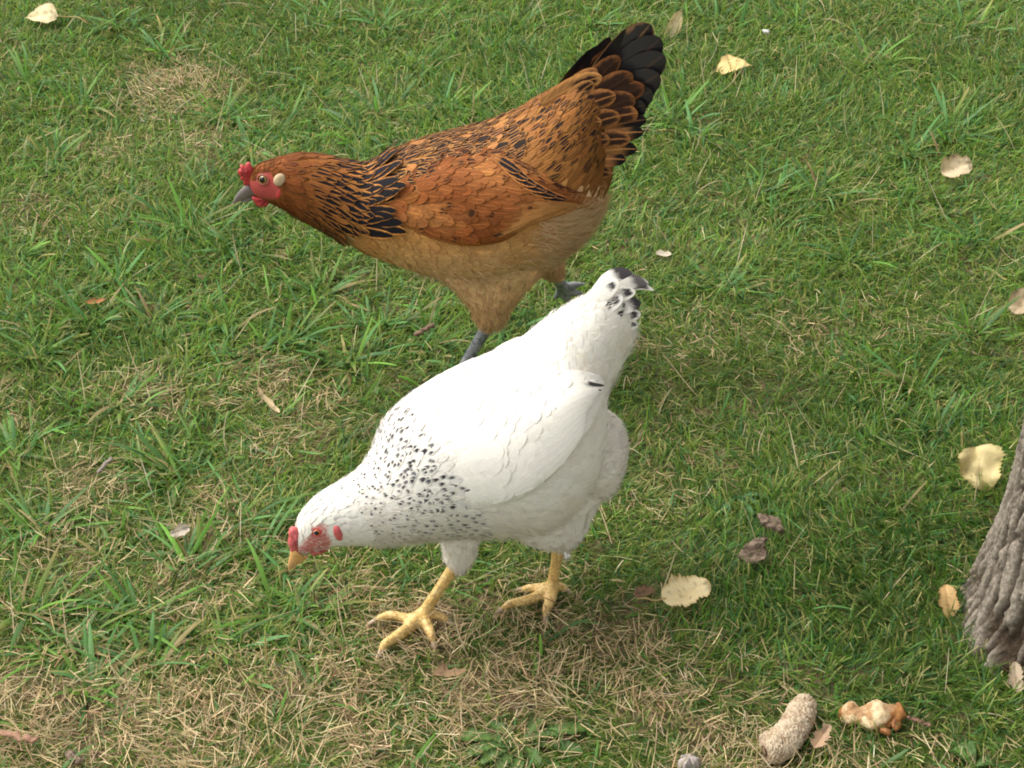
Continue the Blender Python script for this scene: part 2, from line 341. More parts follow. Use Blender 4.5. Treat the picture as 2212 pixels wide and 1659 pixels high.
# ------------------------------------------------------------------ hens: lofted bodies, real feathers
class Surf:
    """a sampled surface: P[i, j] over u (head to tail) and v (round the body)"""
    def __init__(s, P, wrap):
        s.P = P; s.wrap = wrap; s.nu, s.nv = P.shape[:2]
        du = np.gradient(P, axis=0)
        dv = (np.roll(P, -1, 1) - np.roll(P, 1, 1)) / 2 if wrap else np.gradient(P, axis=1)
        s.du, s.dv = du, dv; s.N = norm(np.cross(dv, du))
        cl = P.mean(1); s.len = np.linalg.norm(np.diff(cl, axis=0), axis=1).sum(); s.ax = cl[-1] - cl[-8]
        if wrap:
            c = P.mean(1, keepdims=True)
            if np.sum(s.N * (P - c)) < 0: s.N = -s.N
    def ev(s, u, v, A=None):
        A = s.P if A is None else A
        x = np.clip(u, 0, 1) * (s.nu - 1); i = np.minimum(np.floor(x).astype(int), s.nu - 2); f = (x - i)[..., None]
        if s.wrap:
            y = (v % 1.0) * s.nv; j = np.floor(y).astype(int) % s.nv; j2 = (j + 1) % s.nv; g = (y - np.floor(y))[..., None]
        else:
            y = np.clip(v, 0, 1) * (s.nv - 1); j = np.minimum(np.floor(y).astype(int), s.nv - 2); j2 = j + 1; g = (y - j)[..., None]
        r = (A[i, j] * (1 - f) + A[i + 1, j] * f) * (1 - g) + (A[i, j2] * (1 - f) + A[i + 1, j2] * f) * g
        if A is s.P:
            over = np.maximum(u - 1, 0)[..., None]; r = r + np.minimum(over * s.len, .006) * norm(s.ax)
        return r
    def speed(s, u, v):
        a = np.linalg.norm(s.ev(u, v, s.du), axis=-1) * (s.nu - 1)
        b = np.linalg.norm(s.ev(u, v, s.dv), axis=-1) * (s.nv if s.wrap else s.nv - 1)
        return np.maximum(a, .05), np.maximum(b, .02)
    def mesh(s):
        return s.P.reshape(-1, 3), grid_faces(s.nu, s.nv, s.wrap)

class Hen:
    def __init__(h, P0, yaw):
        h.P0 = np.array([P0[0], P0[1], 0.0]); h.f = np.array([-math.cos(yaw), -math.sin(yaw), 0]); h.L = np.array([math.sin(yaw), -math.cos(yaw), 0])
    def pl(h, px, py, off=0.0):
        return on_plane(px, py, h.P0 + h.L * off, h.L)
    def loft(h, rings, nu=160, nv=96, off=0.0, shrink=0.0, caps=True):
        R = np.array(rings, float); C, V, A, Bw = [], [], [], []
        mid = (R[:, 0:2] + R[:, 2:4]) / 2; ax = np.gradient(mid, axis=0)
        for i, q in enumerate(R):
            o = off if len(q) < 6 else q[5]
            t, b = h.pl(q[0], q[1], o), h.pl(q[2], q[3], o); c = (t + b) / 2; e = np.linalg.norm(t - b) / 2; v = (t - b) / (2 * e)
            v2 = (proj(c + v * .01) - proj(c)) / .01; l2 = (proj(c + h.L * .01) - proj(c)) / .01
            m = np.array([-ax[i, 1], ax[i, 0]]); m /= np.linalg.norm(m)
            a = e * abs(v2 @ m) / math.sqrt((v2 @ m) ** 2 + (q[4] * (l2 @ m)) ** 2)
            a = max(a - shrink, .001); C.append(c); V.append(v); A.append(a); Bw.append(a * q[4])
        k = len(R) - 1; u = np.linspace(0, k, nu); c, v, a, b = cat(C, u), norm(cat(V, u)), cat(A, u), cat(Bw, u)
        if caps:                                            # round both ends
            s = u / k; e0 = np.sqrt(np.clip(1 - (1 - np.clip(s / .035, 0, 1)) ** 2, .02, 1)); e1 = np.sqrt(np.clip(1 - (1 - np.clip((1 - s) / .03, 0, 1)) ** 2, .02, 1)); a = a * e0 * e1; b = b * e0 * e1
        th = np.arange(nv) / nv * 2 * np.pi
        P = c[:, None] + (a[:, None] * np.sin(th))[..., None] * v[:, None] + (b[:, None] * np.cos(th))[..., None] * h.L
        return Surf(P, True)
    def lookup(h, S, pts):                                  # near-side (u, v) of working-unit points on a body surface
        j = np.r_[np.arange(S.nv * 3 // 4, S.nv), np.arange(0, S.nv // 4 + 6)]; q = proj(S.P[:, j]); face = np.sum(S.N[:, j] * (CAM - S.P[:, j]), -1) > -.02
        out = []
        for (x, y) in pts:
            d = np.hypot(q[..., 0] - x, q[..., 1] - y) + (~face) * 1e3; i, k = np.unravel_index(np.argmin(d), d.shape); out.append((i / (S.nu - 1), ((j[k] / S.nv + .5) % 1) - .5))
        return np.array(out)

T_ROWS = np.array([0, .2, .42, .62, .78, .9, .97, 1.0]); W_ROWS = np.array([.55, .82, 1, 1, .9, .66, .38, .08])
T_NARROW = np.array([.6, .85, 1, .92, .74, .5, .28, .06])
def feathers(S, u, v, ln, wd, lift0, lift1, ang=0.0, cup=.15, narrow=None, ripple=None):
    """vertices of feathers lying on S; returns V (n, rows, 3, 3) and uv"""
    n = len(u); su, sv = S.speed(u, v); T = T_ROWS; Wp = W_ROWS[None] * np.ones((n, 1))
    if narrow is not None: Wp = Wp * (1 - narrow[:, None]) + T_NARROW[None] * narrow[:, None]
    xs = np.array([-1.0, 0, 1]); ang = np.broadcast_to(ang, (n,))
    d = (ln[:, None] * T[None])[:, :, None] * np.ones((1, 1, 3)); x = (wd[:, None] * .5 * Wp)[:, :, None] * xs
    ca, sa = np.cos(ang)[:, None, None], np.sin(ang)[:, None, None]
    uu = u[:, None, None] + (d * ca - x * sa) / su[:, None, None]; vv = v[:, None, None] + (d * sa + x * ca) / sv[:, None, None]
    P = S.ev(uu, vv); Nn = S.ev(np.clip(uu, 0, 1), vv, S.N)
    lf = lift0[:, None] + (lift1 - lift0)[:, None] * T[None] ** 1.3
    P = P + Nn * (lf[:, :, None] - cup * np.abs(xs) * (x ** 2 / np.maximum(wd, 1e-4)[:, None, None]))[..., None]
    return P
def feather_attrs(n, fc, fp, fq, fd, seedv):
    r8, c3 = len(T_ROWS), 3
    uv = np.zeros((n, r8, c3, 3)); uv[..., 0] = np.array([-1, 0, 1])[None, None]; uv[..., 1] = T_ROWS[None, :, None]; uv[..., 2] = seedv[:, None, None]
    e = lambda a: np.broadcast_to(a[:, None, None, :], (n, r8, c3, a.shape[1])).reshape(-1, a.shape[1])
    f4 = lambda a: np.hstack([a, np.ones((len(a), 1))])
    return dict(fuv=uv.reshape(-1, 3), fc=f4(e(fc)), fp=e(fp), fq=e(fq), fd=f4(e(fd)))
FQ = grid_faces(len(T_ROWS), 3); FN = len(T_ROWS) * 3
class Plumage:
    def __init__(p): p.V, p.fc, p.fp, p.fq, p.fd, p.tag = [], [], [], [], [], []
    def add(p, V, fc, fp, fq, fd, name):
        n = len(V); b = lambda a: np.broadcast_to(np.asarray(a, float), (n, 3)).copy()
        p.V.append(V); p.fc.append(b(fc)); p.fp.append(b(fp)); p.fq.append(b(fq)); p.fd.append(b(fd)); p.tag += [name] * n
    def build(p, mat, root, singles, restname, parent_of=None, seed=5):
        V = np.concatenate(p.V); fc, fp, fq, fd = map(np.concatenate, (p.fc, p.fp, p.fq, p.fd)); tags = np.array(p.tag); n = len(V); r = np.random.default_rng(seed)
        sd = r.random(n); mid = V[:, 4, 1]; nn = norm(np.cross(V[:, 4, 2] - V[:, 4, 0], V[:, 5, 1] - V[:, 3, 1])); nn = nn * np.sign(np.sum(nn * (mid - V[:, 4, [0, 2]].mean(1)), -1) + 1e-12)[:, None]
        view = np.abs(np.sum(nn * norm(CAM - mid), -1)); size = np.linalg.norm(V[:, -1, 1] - V[:, 0, 1], axis=-1) * np.linalg.norm(V[:, 2, 0] - V[:, 2, 2], axis=-1)
        single = np.zeros(n, bool)
        for nm, (mx, side) in singles.items():
            k = np.where(tags == nm)[0]
            if side is not None: k = k[np.sum((mid[k] - side[0]) * side[1], -1) > -.004]
            k = k[np.argsort(-(view[k] * size[k]))][:mx]; single[k] = True
        for i in np.where(single)[0]:
            a = feather_attrs(1, fc[i:i + 1], fp[i:i + 1], fq[i:i + 1], fd[i:i + 1], sd[i:i + 1])
            nm = tags[i]; obj(nm, mesh_np(nm, V[i].reshape(-1, 3), FQ, True, a), mat, (parent_of or {}).get(nm, root))
        k = np.where(~single)[0]
        a = feather_attrs(len(k), fc[k], fp[k], fq[k], fd[k], sd[k]); F = (FQ[None] + (np.arange(len(k)) * FN)[:, None, None]).reshape(-1, 4)
        o = obj(restname, mesh_np(restname, V[k].reshape(-1, 3), F, True, a), mat, root); o['kind'] = 'stuff'; return o
def rows_on(S, u0, u1, du_m, dv_m, r, jit=.3, v0=None, v1=None):
    """staggered feather sites on S; spacing in metres (functions of u allowed)"""
    U, Vv = [], []; u = u0; k = 0
    g = lambda f, x: f(x) if callable(f) else f
    vs = np.linspace(0, 1, 48, endpoint=False)
    while u < u1:
        su, sv = S.speed(np.full(48, u), vs); circ = sv.mean() * ((v1 - v0) if v0 is not None else 1); m = max(3, int(circ / g(dv_m, u)))
        cs = np.r_[0, np.cumsum(sv)]; cs /= cs[-1]
        q = ((np.arange(m) + .5 * (k % 2) + r.normal(0, jit * .6, m)) / m)
        if v0 is None: vv = np.interp(q % 1, cs, np.linspace(0, 1, 49))
        else: vv = v0 + (v1 - v0) * np.clip(q, 0, 1)
        U.append(u + r.normal(0, jit, m) * g(du_m, u) / su.mean()); Vv.append(vv); u += g(du_m, u) / su.mean(); k += 1
    return np.concatenate(U), np.concatenate(Vv)
def fluff(S, u, v, ln, wd, rise, r, colr, name, mat, root, down=.0):
    n = len(u); su, sv = S.speed(u, v); P = S.ev(u, v); Nn = norm(S.ev(u, v, S.N)); Td = norm(S.ev(u, v, S.du)); Sd = np.cross(Nn, Td)
    a = r.normal(0, .45, n)[:, None]; D = norm(Td * np.cos(a) + Sd * np.sin(a) + np.array([0, 0, -down])); rise = rise[:, None]
    p1 = P + (D * np.cos(rise) + Nn * np.sin(rise)) * ln[:, None] * .55 + Nn * .001; p2 = p1 + (D * np.cos(rise * .5) + Nn * np.sin(rise * .5)) * ln[:, None] * .45; sd = norm(np.cross(D, Nn) + r.normal(0, .3, (n, 3))) * wd[:, None] / 2
    V = np.stack([P - sd, P + sd, p1 - sd * .8, p1 + sd * .8, p2 - sd * .15, p2 + sd * .15], 1).reshape(-1, 3); f = np.array([[0, 1, 3, 2], [2, 3, 5, 4]])
    F = (f[None] + (np.arange(n) * 6)[:, None, None]).reshape(-1, 4); C = np.repeat(np.hstack([colr, np.ones((n, 1))]), 6, 0)
    o = obj(name, mesh_np(name, V, F, True, {'col': C}), mat, root); o['kind'] = 'stuff'; return o
def free_feather(base, tip, wid, wdir, bow, cup=.12, narrow=0.0):
    T = T_ROWS; Wp = W_ROWS * (1 - narrow) + T_NARROW * narrow; base, tip = np.asarray(base, float), np.asarray(tip, float); D = tip - base; wd = norm(wdir - D * (wdir @ D) / (D @ D)); nn = norm(np.cross(D, wd))
    c = base + D * T[:, None] + bow * (4 * T * (1 - T))[:, None] * np.ones(3); xs = np.array([-1, 0, 1.])
    return c[:, None] + (wid * .5 * Wp)[:, None, None] * xs[None, :, None] * wd + (np.abs(xs)[None, :, None] * cup * wid * Wp[:, None, None]) * nn * -1
def blob(outline, lat, thick, axis, steps=(-1, -.8, -.35, .35, .8, 1), sc=(.15, .72, .97, .97, .72, .15)):
    """rounded slab from a 3D outline polygon, thickness along axis"""
    O = np.asarray(outline); n = len(O); k = 4; O = cat(np.vstack([O[-1:], O, O[:2]]), 1 + np.arange(n * k) / k); c = O.mean(0); V = np.concatenate([c + (O - c) * s + axis * (thick * .5 * t + lat) for t, s in zip(steps, sc)]); m = len(O)
    F = grid_faces(len(steps), m, True).tolist(); V = np.vstack([V, c + axis * (lat - thick * .5), c + axis * (lat + thick * .5)]); b = len(V) - 2
    F += [[b, j, (j + 1) % m] for j in range(m)] + [[b + 1, (len(steps) - 1) * m + (j + 1) % m, (len(steps) - 1) * m + j] for j in range(m)]
    return V + norm(V - V.mean(0)) * ((fbm(V / .0022, 2) - .5) * .0013)[:, None], F
def body_mesh(name, pieces, voxel):
    V, F, o = [], [], 0
    for v, f in pieces:
        V += [tuple(x) for x in v]; F += [[int(i) + o for i in q] for q in f]; o += len(v)
    me = bpy.data.meshes.new(name); me.from_pydata(V, [], F); t = bpy.data.objects.new('tmp', me); col.objects.link(t)
    md = t.modifiers.new('r', 'REMESH'); md.mode = 'VOXEL'; md.voxel_size = voxel; md.use_smooth_shade = True
    ms = t.modifiers.new('s', 'SMOOTH'); ms.factor = .5; ms.iterations = 3
    dg = bpy.context.evaluated_depsgraph_get(); out = bpy.data.meshes.new_from_object(t.evaluated_get(dg)); bpy.data.objects.remove(t); out.name = name
    out.polygons.foreach_set('use_smooth', [True] * len(out.polygons)); return out
def capped(S):
    V, F = S.mesh(); V = np.vstack([V, S.P[0].mean(0), S.P[-1].mean(0)]); b = len(V) - 2; F = F.tolist(); nv = S.nv; e = (S.nu - 1) * nv
    F += [[b, (j + 1) % nv, j] for j in range(nv)] + [[b + 1, e + j, e + (j + 1) % nv] for j in range(nv)]; return V, F
def ellipsoid(c, ax, n=20):
    t = np.linspace(.06, np.pi - .06, n); p = np.linspace(0, 2 * np.pi, 2 * n, endpoint=False); A = np.array(ax)
    P = c + (np.cos(t)[:, None, None] * A[0] + np.sin(t)[:, None, None] * (np.cos(p)[None, :, None] * A[1] + np.sin(p)[None, :, None] * A[2])); return Surf(P, True)
def seg_dist(P, poly):
    d = np.full(len(P), 9.0)
    for a, b in zip(poly[:-1], poly[1:]):
        ab = b - a; t = np.clip(((P - a) @ ab) / (ab @ ab), 0, 1); d = np.minimum(d, np.linalg.norm(P - a - t[:, None] * ab, axis=1))
    return d
def set_cols(me, fn, leg):
    n = len(me.vertices); P = np.empty(n * 3, np.float32); me.vertices.foreach_get('co', P); P = P.reshape(-1, 3).astype(float); C = fn(P)
    a = me.attributes.new('col', 'FLOAT_COLOR', 'POINT'); a.data.foreach_set('color', np.hstack([C, np.ones((n, 1))]).astype(np.float32).ravel())
    l = leg(P); nl = len(me.polygons); vi = np.empty(nl, np.int32); ls = np.empty(nl, np.int32); me.polygons.foreach_get('loop_start', ls); li = np.empty(len(me.loops), np.int32); me.loops.foreach_get('vertex_index', li)
    me.polygons.foreach_set('material_index', l[li[ls]].astype(np.int32)); return P
def mat_leg(name, stops):
    m, n, b, o = new_mat(name); tc = N(n, 'ShaderNodeTexCoord'); vz = N(n, 'ShaderNodeTexVoronoi'); vz.inputs['Scale'].default_value = 330; n.links.new(tc.outputs['Object'], vz.inputs['Vector'])
    t = noise(n, 130, 3); n.links.new(mixc(n, .75, ramp(n, t.outputs[0], stops), ramp(n, vz.outputs['Distance'], [(0, (1.15, 1.15, 1.15)), (.45, (.95, .95, .95)), (.75, (.6, .58, .55))]), 'MULTIPLY'), b.inputs['Base Color'])
    b.inputs['Roughness'].default_value = .5; iv = mathn(n, 'SUBTRACT', 1.0, vz.outputs['Distance']); wv = N(n, 'ShaderNodeTexWave', wave_type='BANDS', bands_direction='Z', wave_profile='SAW'); wv.inputs['Scale'].default_value = 95; wv.inputs['Distortion'].default_value = 1.5; wv.inputs['Detail'].default_value = 1; n.links.new(tc.outputs['Object'], wv.inputs['Vector'])
    bump(n, mathn(n, 'ADD', mathn(n, 'MULTIPLY', iv, .5), mathn(n, 'MULTIPLY', wv.outputs['Fac'], .8)), .75, .0014, b); return m
def mat_flesh(name, c):
    m, n, b, o = new_mat(name); t = noise(n, 420, 3); d = tuple(x * .62 for x in c); e = tuple(min(1, x * 1.25) for x in c)
    n.links.new(ramp(n, t.outputs[0], [(.3, d), (.7, e)]), b.inputs['Base Color']); b.inputs['Roughness'].default_value = .5; b.inputs['Subsurface Weight'].default_value = .25; b.inputs['Subsurface Radius'].default_value = (.004, .001, .001); b.inputs['Subsurface Scale'].default_value = 1.0
    bump(n, t.outputs[0], .6, .0008, b); return m
def mat_plain(name, c, rough=.4, spec=.4, coat=0):
    m, n, b, o = new_mat(name); t = noise(n, 160, 4); n.links.new(ramp(n, t.outputs[0], [(.25, tuple(x * .75 for x in c)), (.75, tuple(min(1, x * 1.15) for x in c))]), b.inputs['Base Color']); b.inputs['Roughness'].default_value = rough; b.inputs['Specular IOR Level'].default_value = spec; b.inputs['Coat Weight'].default_value = coat; return m
def mat_beak(name, c0, c1, P0, P1):
    m, n, b, o = new_mat(name); tc = N(n, 'ShaderNodeTexCoord'); a = N(n, 'ShaderNodeAttribute', attribute_name='col'); t = noise(n, 300, 3)
    n.links.new(mixc(n, .5, a.outputs['Color'], ramp(n, t.outputs[0], [(.3, (.7, .7, .7)), (.7, (1.2, 1.2, 1.2))]), 'MULTIPLY'), b.inputs['Base Color']); b.inputs['Roughness'].default_value = .38; return m
def eye_parts(root, bvh, px, py, rad, iris, rim):
    d = Vector(norm(ray(px, py))); hit, nrm, i, dist = bvh.ray_cast(Vector(CAM), d)
    if hit is None: return
    for sgn in (1, -1):
        h = np.array(hit); nn = np.array(nrm)
        if sgn < 0:
            q = root['_P0']; L = np.array(root['_L']); P0 = np.array(q); h = h - 2 * L * ((h - P0) @ L); nn = nn - 2 * L * (nn @ L)
        a = norm(np.cross(nn, (0, 0, 1))); b2 = np.cross(nn, a)
        c = h - nn * rad * .45; e = obj('eye', pymesh('eye', *capped(ellipsoid(c, (nn * rad, a * rad, b2 * rad), 12))), iris, root)
        obj('pupil', pymesh('pupil', *capped(ellipsoid(c + nn * rad * .62, (nn * rad * .46, a * rad * .62, b2 * rad * .62), 10))), M_pupil, e)
        t = np.linspace(0, 2 * np.pi, 21)[:-1]; ringp = [c + nn * rad * .42 + (a * np.cos(x) * 1.18 + b2 * np.sin(x) * .98) * rad for x in np.r_[t, t[0]]]
        V, F = tube(ringp, [rad * .24] * 21, 6, False, upv=nn); obj('eyelid', pymesh('eyelid', V, F), rim, e)
M_pupil = mat_plain('pupil_black', (.006, .006, .006), .2, .3, 0)
M_feather = mat_feather('brown_feathers', .6, 0.0); M_fluff = mat_attr('feather_fluff', .8, .35, .1)
M_wfeather = mat_feather('white_feathers', .6, .15, .25)
def toes(spec):
    out = []
    for pts, rr in spec:
        p = cat(np.array(pts), np.linspace(0, len(pts) - 1, 12)); out.append(tube(p, np.interp(np.linspace(0, 1, 12), np.linspace(0, 1, len(rr)), rr), 8))
    return out
def jc(c, n, r, s=.12): return jitc(c, n, r, s)

# ================================================================== brown hen
foot = at(985, 842); H = Hen((foot[0] + .003, foot[1] + .032), math.radians(4))
RB = [(533, 384, 546, 422, .66), (552, 352, 562, 436, .70), (590, 336, 598, 450, .74), (640, 326, 640, 474, .80), (695, 331, 690, 497, .86), (750, 345, 735, 522, .9), (805, 350, 778, 548, .92), (870, 310, 852, 577, .92), (950, 282, 938, 604, .90),
      (1035, 260, 1035, 620, .88), (1110, 232, 1112, 600, .86), (1170, 198, 1192, 570, .80), (1215, 176, 1268, 506, .70), (1262, 160, 1312, 416, .50), (1300, 165, 1326, 325, .34)]
SB = H.loft(RB, nu=220, shrink=.0035)
thighB = H.loft([(915, 535, 1200, 540, .36), (945, 590, 1170, 592, .42), (985, 628, 1128, 634, .6), (1010, 656, 1106, 662, .8), (1027, 688, 1092, 691, .9), (1042, 706, 1075, 704, .95)], nu=60, nv=48, off=.036, shrink=.001, caps=False)
hock = H.pl(1057, 696, .036); fc_ = at(985, 842); fc_[2] = .012
shB = tube(cat(np.array([hock + [0, 0, .02], hock, hock * .6 + fc_ * .4, hock * .15 + fc_ * .85, fc_]), np.linspace(0, 4, 16)), np.interp(np.linspace(0, 1, 16), [0, .2, .5, .85, 1], [.0085, .0085, .0068, .0072, .009]), 12)
def gp(px, py, z=.006):
    p = at(px, py); p[2] = z + float(gz(p[0], p[1])); return p
toeB = toes([([fc_, gp(940, 848, .011), gp(905, 850, .007), gp(885, 852, .004)], [.007, .0055, .0045, .002]), ([fc_, gp(950, 872, .011), gp(915, 892, .006)], [.007, .0052, .002]), ([fc_, gp(985, 878, .011), gp(978, 908, .006)], [.007, .005, .002]), ([fc_, gp(1015, 838, .009), gp(1035, 834, .005)], [.006, .0045, .002])])
# far leg lifted behind
thighB2 = H.loft([(1060, 520, 1200, 515, .7), (1100, 555, 1215, 552, .7), (1150, 580, 1218, 578, .8), (1182, 596, 1214, 590, .9)], nu=40, nv=36, off=-.04, shrink=.001, caps=False)
h2 = H.pl(1198, 592, -.04); f2 = H.pl(1216, 622, -.075)
shB2 = tube(cat(np.array([h2 + [0, 0, .015], h2, (h2 + f2) / 2, f2]), np.linspace(0, 3, 10)), np.interp(np.linspace(0, 1, 10), [0, .4, 1], [.008, .007, .008]), 10)
q = lambda x, y: H.pl(x, y, -.08)
toeB2 = toes([([f2, q(1240, 616), q(1264, 612)], [.0065, .005, .002]), ([f2, q(1238, 632), q(1260, 634)], [.0065, .005, .002]), ([f2, q(1224, 644), q(1236, 656)], [.0065, .005, .002]), ([h2 * .1 + f2 * .9, q(1205, 636), q(1198, 646)], [.006, .0045, .002])])
me = body_mesh('body', [capped(SB), capped(thighB), shB, capped(thighB2), shB2] + toeB + toeB2, .0025)
legsB = [np.array([hock, fc_]), np.array([h2, f2])] + [np.array([fc_, gp(885, 852), ]), np.array([fc_, gp(915, 892)]), np.array([fc_, gp(978, 908)]), np.array([fc_, gp(1035, 834)]), np.array([f2, q(1264, 612)]), np.array([f2, q(1260, 634)]), np.array([f2, q(1236, 656)]), np.array([f2, q(1198, 646)])]
def red_mask(P, H, eye, poly):
    Pm = P - 2 * np.outer(np.minimum((P - H.P0) @ H.L, 0), H.L); s = proj(Pm); x, y = s[:, 0], s[:, 1]; ins = np.zeros(len(P), bool); pj = np.array(poly); j = len(pj) - 1
    for i in range(len(pj)):
        c = ((pj[i, 1] > y) != (pj[j, 1] > y)) & (x < (pj[j, 0] - pj[i, 0]) * (y - pj[i, 1]) / (pj[j, 1] - pj[i, 1] + 1e-9) + pj[i, 0]); ins ^= c; j = i
    return ins
def face_blend(C, P, H, poly, c):
    m = np.zeros(len(P)); g = np.random.default_rng(3)
    for k in range(10): m += red_mask(P + g.normal(0, .0011, P.shape), H, None, poly)
    m = np.clip(m / 10 * (.75 + .5 * fbm(P / .0045, 2)), 0, 1)[:, None]; return C * (1 - m) + np.array(c) * m
FACE_B = [(528, 400), (535, 390), (541, 386), (549, 394), (553, 384), (558, 374), (572, 370), (585, 374), (594, 388), (600, 402), (606, 414), (600, 428), (585, 430), (565, 428), (545, 418)]
def colB(P):
    C = np.tile([.30, .155, .05], (len(P), 1)); s = proj(P); C[s[:, 0] < 720] = (.22, .075, .02); C[s[:, 1] > 480] = (.48, .30, .14)
    return face_blend(C, P, H, FACE_B, (.42, .075, .065))
M_legB = mat_leg('slate_grey_scales', [(.3, (.12, .13, .15)), (.5, (.26, .27, .29)), (.75, (.42, .41, .40))])
M_skin = mat_attr('plumage_skin', .75, 0, .15, .5)
PB = set_cols(me, colB, lambda P: np.any([seg_dist(P, l) < .0125 for l in legsB], 0) & ~((seg_dist(P, legsB[0]) < .0125) & (P[:, 2] > hock[2] + .004)) & ~((P[:, 2] > h2[2] + .002) & (seg_dist(P, legsB[1]) < .0125)))
rootB = bpy.data.objects.new('brown_hen', None); col.objects.link(rootB); rootB.location = (*H.P0[:2], 0); rootB.empty_display_size = .1; bpy.context.view_layer.update()
tag(rootB, 'golden brown hen with black tail and striped neck walking behind the white hen', 'hen', 'hens on the lawn')
me.materials.append(M_skin); me.materials.append(M_legB); obj('body', me, None, rootB)
bvhB = BVHTree.FromPolygons([tuple(x) for x in PB], [tuple(p.vertices) for p in me.polygons])
rootB['_P0'] = H.P0.tolist(); rootB['_L'] = H.L.tolist()
M_red = mat_flesh('red_comb_flesh', (.50, .048, .05)); M_rim = mat_flesh('eyelid_flesh', (.34, .085, .06))
eye_parts(rootB, bvhB, 568, 388, .0056, mat_plain('amber_iris', (.20, .12, .02), .15, .6, .5), M_rim)
del rootB['_P0'], rootB['_L']
P2 = lambda pts, off=0.0: np.array([H.pl(x, y, off) for x, y in pts])
obj('comb', pymesh('comb', *blob(P2([(514, 374), (515, 366), (520, 364), (518, 358), (524, 355), (528, 359), (532, 352), (539, 351), (545, 358), (548, 372), (548, 388), (543, 402), (534, 403), (527, 399), (525, 391), (519, 387), (519, 380)]), 0, .0065, H.L)), M_red, rootB)
for s in (1, -1):
    obj('wattle', pymesh('wattle', *blob(P2([(543, 425), (556, 426), (570, 425), (585, 422), (583, 434), (578, 443), (568, 447), (557, 445), (549, 436)], s * .007), 0, .006, H.L)), M_red, rootB)
    Le = norm(H.L * s + np.array([0, 0, .15])); hit = bvhB.ray_cast(Vector(CAM), Vector(norm(ray(603, 388))))[0]; hd = np.array(hit); lat = (hd - H.P0) @ H.L; ear = H.pl(604, 388, lat)
    if s < 0: ear = ear - 2 * H.L * lat
    obj('earlobe', pymesh('earlobe', *capped(ellipsoid(ear + Le * .001, (Le * .0042, norm(H.f * .45 - np.array([0, 0, .9])) * .0080, norm(H.f * .9 + np.array([0, 0, .45])) * .0066), 12))), mat_plain('cream_earlobe', (.56, .42, .26), .7, .2) if s > 0 else bpy.data.materials['cream_earlobe'], rootB)
    lo = H.pl(606, 413, lat) if s > 0 else H.pl(606, 413, lat) - 2 * H.L * lat
    obj('ear_flap', pymesh('ear_flap', *capped(ellipsoid(lo, (H.L * s * .003, norm(H.f * .35 - np.array([0, 0, .95])) * .0100, norm(H.f * .95 + np.array([0, 0, .35])) * .0044), 12))), M_red, rootB)
def beak(H, up, low, c0, c1, root, nm):
    mt = mat_beak(nm, c0, c1, None, None); u = None
    for name, rg in (('beak', up), ('lower_beak', low)):
        S = H.loft(rg, nu=24, nv=18, caps=False); t = np.repeat(np.linspace(0, 1, 24), 18); C = np.outer(1 - t, c0) + np.outer(t, c1); V, F = capped(S); C = np.vstack([C, c0, c1]); m = pymesh(name, V, F)
        a = m.attributes.new('col', 'FLOAT_COLOR', 'POINT'); a.data.foreach_set('color', np.hstack([C, np.ones((len(C), 1))]).astype(np.float32).ravel()); o = obj(name, m, mt, root if u is None else u); u = u or o
beak(H, [(535, 397, 558, 421, .55), (527, 402, 548, 424, .55), (518, 411, 536, 429, .55), (510, 421, 520, 434, .55), (505, 431, 509, 439, .6), (503, 438, 504, 440, .6)],
     [(556, 421, 567, 431, .9), (545, 424, 551, 432, .8), (533, 429, 536, 435, .7), (520, 434, 521, 438, .6)], (.13, .105, .095), (.20, .17, .15), rootB, 'horn_grey_beak')

PL = Plumage(); r = np.random.default_rng(51)
BLK = (.010, .009, .011)
def near_px(H, S, u, v):                    # where the mirrored near-side twin of each site sits
    th = (v % 1) * 2 * np.pi; far = np.cos(th) < 0; vm = np.where(far, .5 - v, v); return proj(S.ev(u, vm))
kB = lambda k: (k + 1) / (len(RB) - 1.0)
# head: tiny feathers
u, v = rows_on(SB, .03, kB(2.2), .0035, .0042, r); s = near_px(H, SB, u, v); P = SB.ev(u, v); ok = ~red_mask(P, H, None, FACE_B) & (s[:, 0] > 541); ok &= ~((s[:, 1] > 400) & (s[:, 0] < 575)); u, v, s = u[ok], v[ok], s[ok]; n = len(u)
V = feathers(SB, u, v, r.uniform(.006, .009, n), r.uniform(.0032, .0045, n), np.full(n, .0003), np.full(n, .0013), ang=r.normal(0, .12, n)); PL.add(V, jc((.155, .048, .012), n, r, .2), (0, 2, 2), (.12, .1, 0), BLK, 'head_feather')
